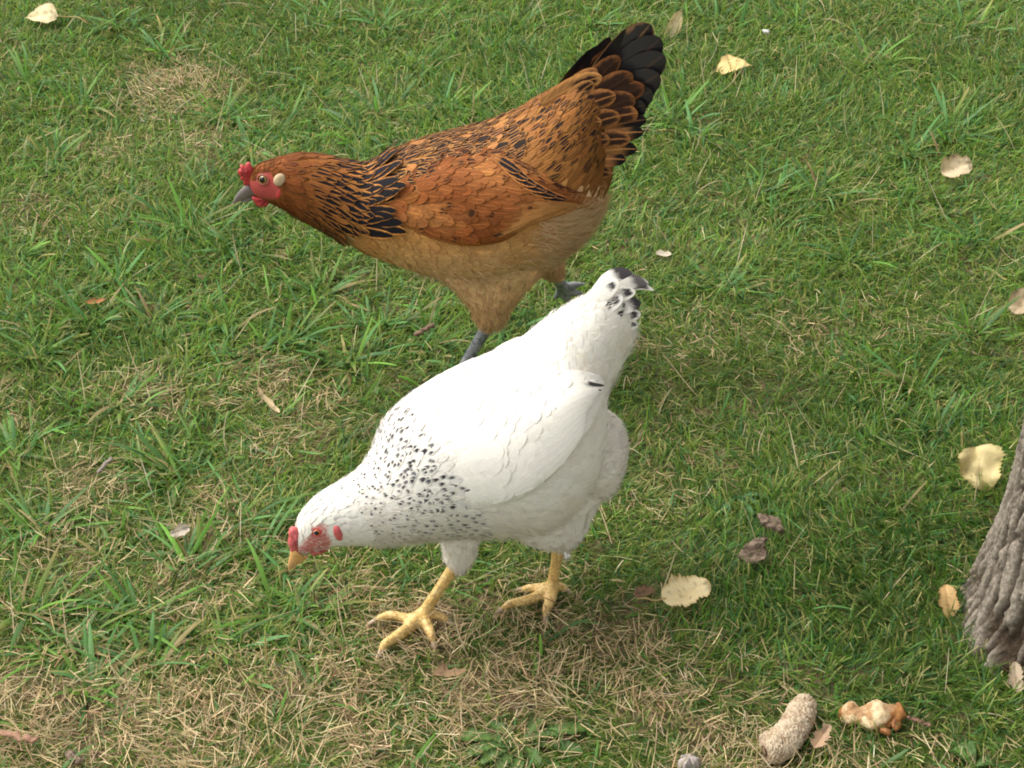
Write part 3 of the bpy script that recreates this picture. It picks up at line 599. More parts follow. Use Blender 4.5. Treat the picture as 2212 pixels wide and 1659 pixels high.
# breast, flanks and belly
u, v = rows_on(SB, kB(4.4), .985, .0095, .0105, r); s = near_px(H, SB, u, v); up = np.sin((v % 1) * 2 * np.pi)
low = (s[:, 1] > 300 + .0 * s[:, 0]); belly = sstep(500, 620, s[:, 1]); rear = sstep(1130, 1230, s[:, 0]) * sstep(425, 445, s[:, 1])
back = (s[:, 1] < np.interp(s[:, 0], [780, 900, 1000, 1100, 1200, 1320], [420, 430, 380, 350, 420, 430]))
k = ~back; u1, v1, s1 = u[k], v[k], s[k]; n = len(u1); rr_ = rear[k][:, None]; be = np.clip(belly[k], 0, 1)[:, None]; rust = sstep(.45, .75, fbm(np.stack([s1[:, 0] / 45, s1[:, 1] / 45, s1[:, 0] * 0], -1), 2))[:, None]
c = jc((.46, .225, .072), n, r, .09) * (1 - be) + jc((.60, .385, .19), n, r, .07) * be; c = c * (1 - rr_) + jc((.68, .475, .265), n, r, .06) * rr_; tb = (sstep(1255, 1290, s1[:, 0]) * sstep(455, 440, s1[:, 1]))[:, None]; c = c * (1 - tb) + jc((.30, .132, .035), n, r, .1) * tb; c = c * (1 - rust * .42 * (1 - be * .6) * (1 - rr_)) + np.array([.32, .12, .035]) * rust * .42 * (1 - be * .6) * (1 - rr_)
V = feathers(SB, u1, v1, r.uniform(.020, .027, n), r.uniform(.012, .016, n), np.full(n, .0004), r.uniform(.0014, .0024, n), ang=r.normal(0, .12, n), narrow=np.full(n, .4)); PL.add(V, c, np.stack([np.zeros(n), np.full(n, 2.), np.full(n, 2.)], -1), np.stack([r.uniform(.15, .5, n), r.uniform(0, .5, n) * (r.random(n) < .4), np.zeros(n)], -1), BLK, 'breast_feather')
# back, scapulars, saddle
u2, v2 = rows_on(SB, kB(5.2), .985, .0085, .0085, r, .22); s2 = near_px(H, SB, u2, v2)
k = s2[:, 1] < np.interp(s2[:, 0], [780, 900, 1000, 1100, 1200, 1320], [430, 440, 390, 360, 430, 435]); u2, v2, s2 = u2[k], v2[k], s2[k]; n = len(u2)
sad = sstep(1040, 1130, s2[:, 0] + (s2[:, 1] - 300) * -.25); d1 = r.random(n); dens = np.where(sad > .5, .55 - .35 * sstep(330, 420, s2[:, 1]), .92)
c = jc((.285, .126, .040), n, r, .15) * (1 - sad[:, None]) + jc((.235, .098, .028), n, r, .13) * sad[:, None]; c = c * (1 - .25 * sstep(1180, 1300, s2[:, 0])[:, None])
hasd = d1 < dens; ws = np.where(hasd, np.where(sad > .5, r.uniform(.5, .75, n), r.uniform(.66, .88, n)), 0)
fp = np.stack([ws, np.where(sad > .5, r.uniform(.50, .62, n), r.uniform(.36, .50, n)), np.where(sad > .5, r.uniform(.88, .97, n), r.uniform(.92, 1.0, n))], -1)
V = feathers(SB, u2, v2, r.uniform(.024, .030, n) + sad * .006, r.uniform(.0082, .0108, n), np.full(n, .0012), r.uniform(.0030, .0042, n), ang=r.normal(0, .1, n), narrow=np.full(n, .45)); PL.add(V, c, fp, np.stack([r.uniform(.3, .8, n), np.where(r.random(n) < .85, r.uniform(.6, 1, n), 0), np.zeros(n)], -1), (.022, .014, .011), 'saddle_feather')
# hackle: long pointed feathers, black centres growing towards the cape's edge
u3, v3 = rows_on(SB, kB(1.5), kB(4.35), lambda x: .0058 + .004 * (x - kB(1.7)) / kB(2.6), .0056, r, .3); upq = np.sin((v3 % 1) * 2 * np.pi); kq = ~((upq < -.15) & (u3 > kB(3.75) + .35 * kB(0) * (upq + .15))); u3, v3 = u3[kq], v3[kq]; n = len(u3); t = np.clip((u3 - kB(1.5)) / (kB(4.35) - kB(1.5)), 0, 1); up = np.sin((v3 % 1) * 2 * np.pi)
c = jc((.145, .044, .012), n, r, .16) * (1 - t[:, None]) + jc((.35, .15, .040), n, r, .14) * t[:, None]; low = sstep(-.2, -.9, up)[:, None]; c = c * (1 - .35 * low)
ws = np.where(r.random(n) < .25 + 1.0 * t, .18 + .66 * t + r.normal(0, .07, n), 0)
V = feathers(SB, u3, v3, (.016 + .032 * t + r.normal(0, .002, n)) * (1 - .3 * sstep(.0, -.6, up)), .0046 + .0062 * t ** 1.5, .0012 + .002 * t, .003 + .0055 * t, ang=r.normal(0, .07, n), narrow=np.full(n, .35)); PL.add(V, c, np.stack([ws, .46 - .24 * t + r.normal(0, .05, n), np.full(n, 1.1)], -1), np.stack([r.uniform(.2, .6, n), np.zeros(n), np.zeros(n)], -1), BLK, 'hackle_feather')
# thigh
for S_ in (thighB, thighB2):
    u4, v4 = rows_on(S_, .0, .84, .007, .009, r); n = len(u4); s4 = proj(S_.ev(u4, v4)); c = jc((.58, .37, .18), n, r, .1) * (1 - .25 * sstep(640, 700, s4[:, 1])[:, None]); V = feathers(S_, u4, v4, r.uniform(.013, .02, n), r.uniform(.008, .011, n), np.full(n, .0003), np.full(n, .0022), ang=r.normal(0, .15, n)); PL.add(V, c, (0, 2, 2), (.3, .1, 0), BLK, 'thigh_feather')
# wing: a raised shell over each side carrying its own feathers
def wing_surf(H, S, top, bot, hgt, ns=60, nt_=40, far=False, ramp_=(0, .45)):
    sg = np.linspace(0, 1, ns); tp = cat(np.array(top, float), sg * (len(top) - 1)); bt = cat(np.array(bot, float), sg * (len(bot) - 1)); a = H.lookup(S, tp); b = H.lookup(S, bt)
    ker = np.ones(7) / 7
    for arr in (a, b):
        for c_ in (0, 1): arr[:, c_] = np.convolve(np.pad(arr[:, c_], 3, mode='edge'), ker, 'valid')
    tt = np.linspace(0, 1, nt_); uu = a[:, None, 0] * (1 - tt) + b[:, None, 0] * tt; vv = a[:, None, 1] * (1 - tt) + b[:, None, 1] * tt
    if far: vv = .5 - vv
    bump_ = hgt * (sstep(.12 if far else 0, .5, tt) * (1 - .75 * sstep(.93, 1, tt)))[None] * (sstep(*ramp_, sg) * (1 - .85 * sstep(.72, 1, sg)))[:, None] + (.0004 if far else .0012)
    return Surf(S.ev(uu, vv) + S.ev(uu, vv, S.N) * bump_[..., None], False)
WT = [(826, 420), (905, 352), (1010, 322), (1090, 330), (1160, 366), (1225, 405), (1305, 424)]; WB = [(822, 455), (880, 492), (960, 522), (1050, 526), (1140, 490), (1225, 452), (1310, 434)]
for far in (False, True):
    SW = wing_surf(H, SB, WT, WB, .0055, far=far, ramp_=(.0, .6)); V, F = SW.mesh(); sgn = 1 if not far else -1
    if np.sum(SW.N * H.L * sgn) < 0: SW.N = -SW.N
    wm = mesh_np('wing', V, F); a = wm.attributes.new('col', 'FLOAT_COLOR', 'POINT'); a.data.foreach_set('color', np.tile([.34, .15, .045, 1], (len(V), 1)).astype(np.float32).ravel()); wo = obj('wing', wm, M_skin, rootB)
    PW_ = Plumage(); U_, T_ = rows_on(SW, .0, .80, .0085, .0095, r, .22, 0.0, .97); s = near_px(H, SW, U_, T_) if False else np.stack([U_, T_], -1); n = len(U_)
    flight = sstep(.45, .62, U_) * sstep(.55, .7, T_); topd = sstep(.30, .06, T_); d = r.random(n); rustw = sstep(.25, .75, fbm(np.stack([U_ * 5, T_ * 4, U_ * 0 + 3], -1), 2))[:, None]
    c = jc((.285, .112, .034), n, r, .12) * (1 - rustw) + jc((.20, .062, .017), n, r, .12) * rustw; c = c * (1 - flight[:, None]) + jc((.32, .148, .048), n, r, .06) * flight[:, None]
    hasd = (d < .85 * topd + .10 * (1 - topd) * (1 - flight)); ws = np.where(hasd, r.uniform(.6, .9, n), 0); fp = np.stack([ws, np.where(topd > .5, .45, .76) + r.normal(0, .04, n), r.uniform(.92, .99, n)], -1)
    V = feathers(SW, U_, T_, (r.uniform(.026, .034, n) + flight * .012) * (.45 + .55 * sstep(.02, .2, U_)), r.uniform(.0095, .0125, n) * (.65 + .35 * sstep(.02, .2, U_)), np.full(n, .0006), r.uniform(.0018, .0030, n), ang=.12 * (T_ - .5) + r.normal(0, .08, n), narrow=np.full(n, .4)); PW_.add(V, c, fp, np.stack([r.uniform(.15, .5, n), np.where(r.random(n) < .6, .8, 0), np.zeros(n)], -1), (.045, .018, .009), 'wing_feather')
    # long secondaries: smooth buff panel along the lower rear edge
    m = 9; U2 = np.linspace(.42, .62, m); T2 = np.linspace(.86, .58, m); V = feathers(SW, U2, T2, np.linspace(.085, .055, m), np.full(m, .015), np.full(m, .0001), np.linspace(.0046, .0056, m), ang=np.linspace(-.10, .0, m), cup=.1)
    fpx = np.tile([0, 2., 2.], (m, 1)); fpx[0] = (1.2, .12, .42); PW_.add(V, jc((.32, .148, .048), m, r, .07), fpx, (.45, .35, 0), (.014, .012, .014), 'wing_feather')
    m = 6; U2 = np.linspace(.46, .66, m); T2 = np.linspace(.10, .34, m); V = feathers(SW, U2, T2, np.full(m, .034), np.full(m, .014), np.full(m, .003), np.full(m, .0065), ang=np.full(m, .22)); PW_.add(V, jc((.30, .12, .035), m, r), (.8, .2, 1.0), (.5, .6, 0), BLK, 'wing_feather')
    PW_.build(M_feather, wo, {'wing_feather': (140 if not far else 0, None)}, 'wing_plumage', seed=8)
# tail: base, tip, width, lateral offset at tip
TF = [((1190, 225), (1290, 100), 40, -.026, 0), ((1215, 235), (1318, 80), 44, -.018, 0), ((1240, 250), (1376, 50), 60, -.006, 0), ((1245, 255), (1404, 52), 62, .004, 1), ((1250, 262), (1426, 82), 60, .012, 0), ((1252, 270), (1434, 118), 58, .018, 0), ((1250, 280), (1424, 160), 56, .022, 0), ((1248, 290), (1408, 196), 52, .025, 0), ((1246, 296), (1394, 226), 46, .027, 0),
      ((1240, 300), (1380, 190), 50, -.024, 0), ((1240, 310), (1370, 240), 46, -.028, 0), ((1235, 330), (1350, 290), 46, -.030, 0)]
Zv = np.array([0, 0, 1.0])
for (b, t_, wd, lo, br) in TF:
    B3, T3 = H.pl(*b, lo * .45), H.pl(*t_, lo); D = T3 - B3; wdir = np.cross(H.L + .25 * Zv * np.sign(lo), D); wm_ = wd * mm_unit(1300, 600) * (1.2 if lo > 0 else .85)
    V = free_feather(B3, T3, wm_, wdir, .004 * np.sign(lo), cup=.06 * np.sign(lo))[None]; PL.add(V, (.15, .075, .03) if br else (.04, .02, .012), (.72, -1, 2) if br else (1.5, .25, 2), (.35, .5, 1), (.011, .009, .010), 'tail_feather')
# tail coverts: chestnut with dark centres, black ends lower down
TC = [((1222, 262), (1366, 160), 54, .021, 'd'), ((1215, 250), (1338, 122), 46, .013, 'd'), ((1220, 270), (1392, 186), 54, .024, 'd'), ((1180, 235), (1290, 150), 34, .012, 'c'), ((1170, 225), (1300, 165), 40, .016, 'c'), ((1195, 250), (1282, 178), 34, .02, 'l'), ((1200, 262), (1330, 205), 46, .026, 'm'), ((1215, 280), (1372, 212), 58, .027, 'd'), ((1215, 290), (1378, 244), 58, .03, 'm'), ((1205, 300), (1340, 250), 46, .031, 'm'), ((1225, 305), (1396, 258), 44, .031, 'k'), ((1225, 315), (1390, 285), 44, .033, 'h'), ((1220, 325), (1362, 300), 44, .035, 'm'), ((1215, 345), (1376, 322), 42, .035, 'h'), ((1205, 360), (1352, 345), 40, .036, 'h'), ((1195, 335), (1318, 300), 42, .036, 'm'), ((1190, 375), (1322, 375), 40, .037, 'm'), ((1170, 390), (1312, 405), 40, .037, 'p'), ((1180, 270), (1275, 215), 38, .024, 'm'), ((1180, 300), (1300, 262), 40, .033, 'm'), ((1170, 330), (1280, 310), 40, .036, 'm'), ((1165, 355), (1290, 345), 38, .038, 'm')]
for (b, t_, wd, lo, ty) in TC:
    for sg in ((1,) if ty in 'cl' else (1, -1)):
        B3, T3 = H.pl(*b, lo), H.pl(*t_, lo)
        if sg < 0: B3, T3 = B3 - 2 * H.L * lo, T3 - 2 * H.L * lo
        D = T3 - B3; wdir = np.cross(H.L * sg + .2 * Zv, D); wm_ = wd * mm_unit(1300, 600) * .93; V = free_feather(B3, T3, wm_, wdir, .003 * sg, cup=.10 * sg)[None]
        base, fp, fq = {'c': ((.34, .165, .06), (.45, .5, .9), (.9, .5, 0)), 'l': ((.30, .14, .05), (.6, .55, .95), (.5, .6, 0)), 'm': ((.24, .10, .034), (.62, .60, .92), (.35, .7, 0)), 'd': ((.13, .052, .02), (.70, .40, .93), (.45, .1, 0)), 'k': ((.22, .095, .032), (1.4, .62, 2), (.25, .3, 0)), 'h': ((.26, .12, .042), (1.3, .80, 2), (.35, .8, 0)), 'p': ((.26, .12, .04), (.6, .7, .9), (.4, .6, 0))}[ty]
        PL.add(V, jc(base, 1, r, .1), fp, fq, (.012, .010, .010) if ty in 'kh' else (.035, .018, .012), 'tail_covert')
PL.build(M_feather, rootB, {'tail_feather': (40, None), 'tail_covert': (19, (H.P0, H.L)), 'hackle_feather': (200, (H.P0, H.L)), 'saddle_feather': (200, (H.P0, H.L))}, 'plumage', seed=6)
# soft fluff on belly, vent and thigh
u5, v5 = r.uniform(kB(4.6), .97, 60000), r.uniform(0, 1, 60000); s5 = near_px(H, SB, u5, v5); k = r.random(60000) < sstep(560, 640, s5[:, 1] + .0 * s5[:, 0]) * .5 + sstep(1100, 1240, s5[:, 0]) * sstep(432, 450, s5[:, 1]); u5, v5 = u5[k][:14000], v5[k][:14000]; n = len(u5)
fluff(SB, u5, v5, r.uniform(.010, .020, n), r.uniform(.0005, .0009, n), r.uniform(.12, .55, n), r, jc((.72, .52, .31), n, r, .08), 'belly_fluff', M_fluff, rootB, .25)
for S_ in (thighB, thighB2):
    u6, v6 = r.uniform(0, .9, 2500), r.uniform(0, 1, 2500); fluff(S_, u6, v6, r.uniform(.007, .014, 2500), r.uniform(.0005, .0008, 2500), r.uniform(.1, .5, 2500), r, jc((.62, .40, .20), 2500, r, .12), 'thigh_fluff', M_fluff, rootB, .2)

# ================================================================== white hen
fF = at(912, 1343); fR = at(1192, 1283)
H = Hen(((fF[0] + fR[0]) / 2, (fF[1] + fR[1]) / 2), math.radians(28))
RW = [(628, 1182, 652, 1202, .76), (632, 1146, 672, 1200, .78), (645, 1104, 702, 1192, .80), (684, 1062, 742, 1186, .85), (728, 1036, 790, 1185, .9), (776, 1006, 850, 1182, .96), (806, 962, 922, 1174, 1.0), (832, 896, 1005, 1168, 1.0), (892, 836, 1090, 1166, .96), (980, 790, 1180, 1150, .92), (1075, 748, 1255, 1085, .90), (1130, 704, 1300, 985, .86), (1185, 666, 1306, 882, .82), (1235, 640, 1328, 822, .74), (1285, 618, 1366, 752, .62), (1325, 610, 1380, 696, .46)]
SWh = H.loft(RW, nu=220, shrink=.0035)
kW = lambda k: (k + 1) / (len(RW) - 1.0)
latR = float((fR - H.P0) @ H.L); latF = float((fF - H.P0) @ H.L)
thN = H.loft([(1010, 1000, 1320, 940, .50), (1035, 1075, 1312, 1030, .52), (1070, 1130, 1285, 1090, .56), (1120, 1165, 1258, 1145, .62), (1180, 1180, 1234, 1174, .8)], nu=50, nv=44, off=latR, shrink=.001, caps=False)
thF = H.loft([(930, 1110, 1060, 1110, .8), (942, 1150, 1040, 1150, .85), (952, 1180, 1030, 1185, .9), (960, 1210, 1016, 1214, .9), (968, 1226, 1003, 1226, .95)], nu=40, nv=40, off=latF, shrink=.001, caps=False)
ab = H.pl(1262, 960, 0); lobe = H.loft([(1200, 870, 1230, 1090, .9), (1262, 862, 1282, 1085, .9), (1302, 868, 1312, 1050, .85), (1332, 892, 1330, 1005, .8)], nu=50, nv=56, off=.0, shrink=.002)
hF = H.pl(985, 1218, latF); hR = H.pl(1208, 1176, latR)
def leg_tubes(hk, ft, toe):
    f3 = ft.copy(); f3[2] = .013 + float(gz(ft[0], ft[1]))
    sh = tube(cat(np.array([hk + [0, 0, .02], hk, hk * .6 + f3 * .4, hk * .12 + f3 * .88, f3]), np.linspace(0, 4, 18)), np.interp(np.linspace(0, 1, 18), [0, .25, .55, .85, 1], [.0070, .0078, .0058, .0064, .0085]), 12)
    sp = []; segs = [np.array([hk, f3])]
    for pts, rr in toe:
        p = [f3] + [gp(x, y, z) for x, y, z in pts]; sp.append((p, rr)); segs.append(np.array(p))
    return [sh] + toes(sp), segs
tF, sgF = leg_tubes(hF, fF, [([(880, 1350, .012), (850, 1345, .014), (822, 1347, .011), (805, 1351, .008)], [.0075, .0056, .0052, .0044, .0022]), ([(880, 1370, .011), (852, 1392, .012), (830, 1405, .011), (819, 1417, .006)], [.0085, .0068, .0060, .0052, .0018]), ([(926, 1368, .011), (933, 1384, .010), (938, 1396, .005)], [.0075, .0060, .0050, .002]), ([(940, 1340, .011), (960, 1343, .009), (974, 1348, .005)], [.0065, .0055, .0045, .002])])
tR, sgR = leg_tubes(hR, fR, [([(1160, 1300, .012), (1125, 1312, .012), (1100, 1316, .012), (1078, 1322, .006)], [.008, .0062, .0056, .0048, .0018]), ([(1188, 1310, .012), (1180, 1328, .011), (1179, 1342, .005)], [.0078, .0062, .005, .002]), ([(1165, 1282, .012), (1140, 1278, .009), (1122, 1273, .005)], [.007, .0058, .005, .002]), ([(1212, 1278, .011), (1228, 1280, .005)], [.0065, .0052, .002])])
me = body_mesh('body', [capped(SWh), capped(thN), capped(thF), capped(lobe)] + tF + tR, .0024)
FACE_W = [(636, 1186), (652, 1178), (662, 1160), (668, 1142), (684, 1132), (700, 1131), (708, 1136), (706, 1150), (712, 1164), (716, 1172), (704, 1190), (680, 1196), (660, 1204), (632, 1206)]
def colW(P):
    C = np.tile([.82, .775, .695], (len(P), 1)); return face_blend(C, P, H, FACE_W, (.56, .17, .15))
segW = sgF + sgR
PWv = set_cols(me, colW, lambda P: np.any([seg_dist(P, l) < .0125 for l in segW], 0) & ~((seg_dist(P, sgF[0]) < .0125) & (P[:, 2] > hF[2] + .003)) & ~((seg_dist(P, sgR[0]) < .0125) & (P[:, 2] > hR[2] + .003)))
rootW = bpy.data.objects.new('white_hen', None); col.objects.link(rootW); rootW.location = (*H.P0[:2], 0); rootW.empty_display_size = .1; bpy.context.view_layer.update()
tag(rootW, 'white hen with black speckled neck and yellow legs stooping in the foreground', 'hen', 'hens on the lawn')
M_legW = mat_leg('yellow_leg_scales', [(.3, (.68, .43, .13)), (.55, (.78, .53, .19)), (.8, (.80, .63, .34))])
me.materials.append(M_skin); me.materials.append(M_legW); obj('body', me, None, rootW)
bvhW = BVHTree.FromPolygons([tuple(x) for x in PWv], [tuple(p.vertices) for p in me.polygons])
rootW['_P0'] = H.P0.tolist(); rootW['_L'] = H.L.tolist()
M_pink = mat_flesh('pink_red_flesh', (.60, .12, .12))
eye_parts(rootW, bvhW, 684, 1150, .0042, mat_plain('orange_iris', (.55, .13, .03), .15, .6, .5), M_pink)
del rootW['_P0'], rootW['_L']
P2 = lambda pts, off=0.0: np.array([H.pl(x, y, off) for x, y in pts])
obj('comb', pymesh('comb', *blob(P2([(623, 1172), (625, 1160), (624, 1150), (628, 1141), (636, 1137), (644, 1141), (648, 1152), (646, 1164), (650, 1176), (648, 1188), (640, 1196), (630, 1194), (626, 1184)]), 0, .010, H.L)), M_pink, rootW)
for s in (1, -1):
    obj('wattle', pymesh('wattle', *blob(P2([(668, 1192), (682, 1186), (700, 1178), (712, 1174), (711, 1184), (702, 1192), (688, 1197), (674, 1199)], s * .007), 0, .006, H.L)), M_pink, rootW)
    hit = bvhW.ray_cast(Vector(CAM), Vector(norm(ray(731, 1152))))[0]; lat = float((np.array(hit) - H.P0) @ H.L); p = H.pl(731, 1152, lat) - (0 if s > 0 else 2) * H.L * lat - H.L * s * .0008
    obj('earlobe', pymesh('earlobe', *capped(ellipsoid(p, (H.L * s * .0040, norm(np.array([0, 0, 1.0]) + H.f * .25) * .0098, norm(H.f - np.array([0, 0, .25])) * .0044), 12))), M_pink, rootW)
beak(H, [(628, 1180, 660, 1203, .78), (626, 1194, 655, 1209, .62), (624, 1206, 646, 1217, .58), (622, 1217, 635, 1224, .55), (622, 1226, 629, 1229, .55), (623, 1231, 625, 1232, .6)],
     [(652, 1204, 668, 1202, .9), (646, 1213, 655, 1212, .8), (637, 1222, 641, 1221, .7), (631, 1229, 632, 1229, .6)], (.66, .36, .12), (.55, .33, .15), rootW, 'yellow_horn_beak')
M_claw = mat_plain('horn_claw', (.42, .30, .20), .35, .5)
for sg_ in sgF[1:] + sgR[1:]:
    d = norm(sg_[-1] - sg_[-2]); p = sg_[-1]; Vt, Ft = tube(cat(np.array([p - d * .004, p + d * .003, p + d * .008 - Zv * .002, p + d * .011 - Zv * .0055]), np.linspace(0, 3, 9)), np.linspace(.0030, .0005, 9), 8); obj('claw', pymesh('claw', Vt, Ft), M_claw, rootW)
PL = Plumage(); r = np.random.default_rng(71); WH = (.82, .775, .695); DK = (.045, .042, .046)
# head and upper neck: fine hair-like feathers
u, v = rows_on(SWh, .02, kW(4.2), .0042, .0050, r); s = near_px(H, SWh, u, v); P = SWh.ev(u, v); ok = ~red_mask(P, H, None, FACE_W) & (s[:, 1] < 1172 + 0 * s[:, 0]) | (s[:, 0] > 715); ok &= ~red_mask(P, H, None, FACE_W); u, v, s = u[ok], v[ok], s[ok]; n = len(u)
V = feathers(SWh, u, v, r.uniform(.009, .013, n), r.uniform(.0035, .005, n), np.full(n, .0003), np.full(n, .0016), ang=r.normal(0, .15, n), narrow=np.full(n, .5)); PL.add(V, jc(WH, n, r, .03), (0, 2, 2), (.1, 0, 0), DK, 'head_feather')
# body
u, v = rows_on(SWh, kW(4.8), .95, .0105, .0115, r); s = near_px(H, SWh, u, v); n = len(u); c = jc(WH, n, r, .025); buffy = sstep(.55, .75, fbm(np.stack([s[:, 0] / 60, s[:, 1] / 60, s[:, 0] * 0], -1), 2))[:, None]; c = c * (1 - buffy * np.array([.02, .05, .10]))
sp = np.zeros((n, 3)); sp[:] = (0, 2, 2); faint = (r.random(n) < .12) & (np.hypot((s[:, 0] - 1000) / 1.4, s[:, 1] - 870) < 110); sp[faint] = (.4, .76, .95); tl = (s[:, 0] > 1285) & (s[:, 1] < 720) & (r.random(n) < .42); sp[tl] = (.62, .66, .98)
V = feathers(SWh, u, v, r.uniform(.024, .032, n), r.uniform(.015, .019, n), np.full(n, .0003), r.uniform(.0009, .0016, n), ang=r.normal(0, .1, n)); fd = np.tile(DK, (n, 1)); fd[faint] = (.5, .46, .43); PL.add(V, c, sp, np.stack([r.uniform(0, .15, n), np.zeros(n), np.zeros(n)], -1), fd, 'body_feather')
# speckled hackle
u3, v3 = rows_on(SWh, kW(2.4), kW(5.95), .0050, .0060, r, .40); n = len(u3); t = np.clip((u3 - kW(2.4)) / (kW(5.95) - kW(2.4)), 0, 1); s3 = near_px(H, SWh, u3, v3); spk = r.random(n) < (.75 + .25 * t) * sstep(.0, .2, t) * (1 - .75 * sstep(.80, 1.0, t + r.normal(0, .05, n)))
ws = np.where(spk, r.uniform(.40, .72, n), 0); t0 = r.uniform(.68, .80, n); fp = np.stack([ws, t0, t0 + r.uniform(.12, .24, n)], -1)
V = feathers(SWh, u3, v3, .011 + .015 * t, .0044 + .0028 * t + 0 * r.random(n), .0008 + .0006 * t, .0016 + .0014 * t * (1 - .6 * sstep(.75, 1, t)), ang=r.normal(0, .1, n), narrow=np.full(n, .25)); PL.add(V, jc(WH, n, r, .03) * (1 - .12 * t[:, None] * np.array([1, .95, .88])), fp, (0, 0, 0), np.array([[.058, .056, .062]]) * np.exp(r.normal(0, .45, (n, 1))), 'hackle_feather')
for S_, sp_ in ((thN, .010), (thF, .009), (lobe, .010)):
    u4, v4 = rows_on(S_, .0, .80, sp_, sp_, r); n = len(u4); V = feathers(S_, u4, v4, r.uniform(.014, .022, n), r.uniform(.010, .013, n), np.full(n, .0002), np.full(n, .0018), ang=r.normal(0, .15, n)); PL.add(V, jc(WH, n, r, .03), (0, 2, 2), (.1, 0, 0), DK, 'thigh_feather')
WT = [(930, 960), (970, 890), (1050, 845), (1130, 818), (1200, 803), (1262, 800), (1300, 815)]; WB = [(945, 1060), (1000, 1092), (1075, 1090), (1150, 1058), (1215, 994), (1268, 922), (1306, 845)]
for far in (False, True):
    SW = wing_surf(H, SWh, WT, WB, .0095, far=far, ramp_=(.12, .65)); V, F = SW.mesh(); sgn = 1 if not far else -1
    if np.sum(SW.N * H.L * sgn) < 0: SW.N = -SW.N
    wm = mesh_np('wing', V, F); a = wm.attributes.new('col', 'FLOAT_COLOR', 'POINT'); a.data.foreach_set('color', np.tile([*WH, 1], (len(V), 1)).astype(np.float32).ravel()); wo = obj('wing', wm, M_skin, rootW)
    PW_ = Plumage(); U_, T_ = rows_on(SW, .0, .78, .012, .012, r, .22, .18 if far else 0.0, .97); n = len(U_)
    V = feathers(SW, U_, T_, r.uniform(.030, .038, n), r.uniform(.015, .019, n), np.full(n, .0004), r.uniform(.0010, .0017, n), ang=r.normal(0, .07, n)); PW_.add(V, jc(WH, n, r, .02), (0, 2, 2), (.1, 0, 0), DK, 'wing_feather')
    m = 8; U2 = np.linspace(.40, .62, m); T2 = np.linspace(.88, .40, m); V = feathers(SW, U2, T2, np.linspace(.085, .06, m), np.full(m, .018), np.full(m, .0016), np.linspace(.0022, .0030, m), ang=np.linspace(-.08, .02, m)); PW_.add(V, jc(WH, m, r, .02), (0, 2, 2), (.1, .1, 0), DK, 'wing_feather')
    V = feathers(SW, np.array([.80, .84]), np.array([.18, .34]), np.array([.030, .016]), np.array([.0045, .0050]), np.full(2, .002), np.full(2, .0035), ang=np.array([.55, .6])); PW_.add(V, np.tile(WH, (2, 1)), np.array([[1.2, .2, 1.2], [.4, .6, .9]]), (0, 0, 0), (.04, .038, .036), 'wing_feather')
    PW_.build(M_wfeather, wo, {'wing_feather': (60 if not far else 0, None)}, 'wing_plumage', seed=9)
TFW = [((1268, 660), (1366, 588), 30, .003, (1.3, .62, 1.02), (.05, .045, .045), .012), ((1280, 670), (1400, 610), 34, .002, (1.2, .70, .98), (.09, .08, .075), .014), ((1285, 676), (1412, 626), 22, .004, (.7, .5, .9), (.12, .105, .095), .016), ((1270, 680), (1372, 628), 34, .010, (.6, .72, .92), (.04, .038, .038), .006), ((1275, 690), (1384, 652), 38, .014, (1.2, .80, 1.1), (.04, .036, .036), .004), ((1275, 705), (1384, 678), 36, .018, (.55, .78, .93), (.05, .045, .045), .003), ((1270, 715), (1378, 700), 36, .020, (.4, .85, .97), (.06, .055, .055), .002), ((1262, 730), (1366, 735), 38, .022, (0, 2, 2), DK, 0), ((1255, 750), (1350, 772), 38, .022, (0, 2, 2), DK, 0), ((1245, 770), (1328, 806), 36, .020, (.5, .84, .97), (.06, .055, .055), 0), ((1262, 690), (1350, 640), 36, -.016, (.5, .7, .9), DK, 0), ((1262, 710), (1355, 690), 36, -.02, (0, 2, 2), DK, 0), ((1250, 750), (1335, 760), 38, -.02, (0, 2, 2), DK, 0), ((1258, 668), (1335, 606), 34, .008, (.5, .75, .9), DK, 0), ((1258, 682), (1345, 640), 36, .014, (.55, .7, .9), DK, 0)]
for (b, t_, wd, lo, fp, fd, bw) in TFW:
    B3, T3 = H.pl(*b, lo * .8), H.pl(*t_, lo); D = T3 - B3; wdir = np.cross(H.L * np.sign(lo) + (1.3 if t_[1] < 660 else .5) * Zv - H.f * .3, D); V = free_feather(B3, T3, wd * mm_unit(1300, 900) * .93, wdir, 0, cup=.08 * np.sign(lo)); V = V + (Zv * bw)[None, None] * (4 * T_ROWS * (1 - T_ROWS))[:, None, None]
    PL.add(V[None], jc(WH, 1, r, .03), fp, (0, 0, 0), fd, 'tail_feather')
PL.build(M_wfeather, rootW, {'tail_feather': (20, None)}, 'plumage', seed=6)
u5, v5 = r.uniform(kW(3), .97, 30000), r.uniform(0, 1, 30000); s5 = near_px(H, SWh, u5, v5); k = r.random(30000) < .12 + sstep(1040, 1160, s5[:, 1]) * .5; u5, v5 = u5[k][:8000], v5[k][:8000]; n = len(u5)
u7, v7 = r.uniform(.02, kW(2.4), 3000), r.uniform(0, 1, 3000); k = red_mask(SWh.ev(u7, v7), H, None, FACE_W); k = np.where(k)[0][:420]; u7, v7 = u7[k], v7[k]; m = len(u7)
fluff(SWh, u7, v7, r.uniform(.003, .006, m), r.uniform(.0004, .0007, m), r.uniform(.1, .4, m), r, jc(WH, m, r, .05), 'face_bristles', M_fluff, rootW, .0)
fluff(SWh, u5, v5, r.uniform(.010, .017, n), r.uniform(.0005, .0009, n), r.uniform(.06, .35, n), r, jc(WH, n, r, .03), 'belly_fluff', M_fluff, rootW, .15)
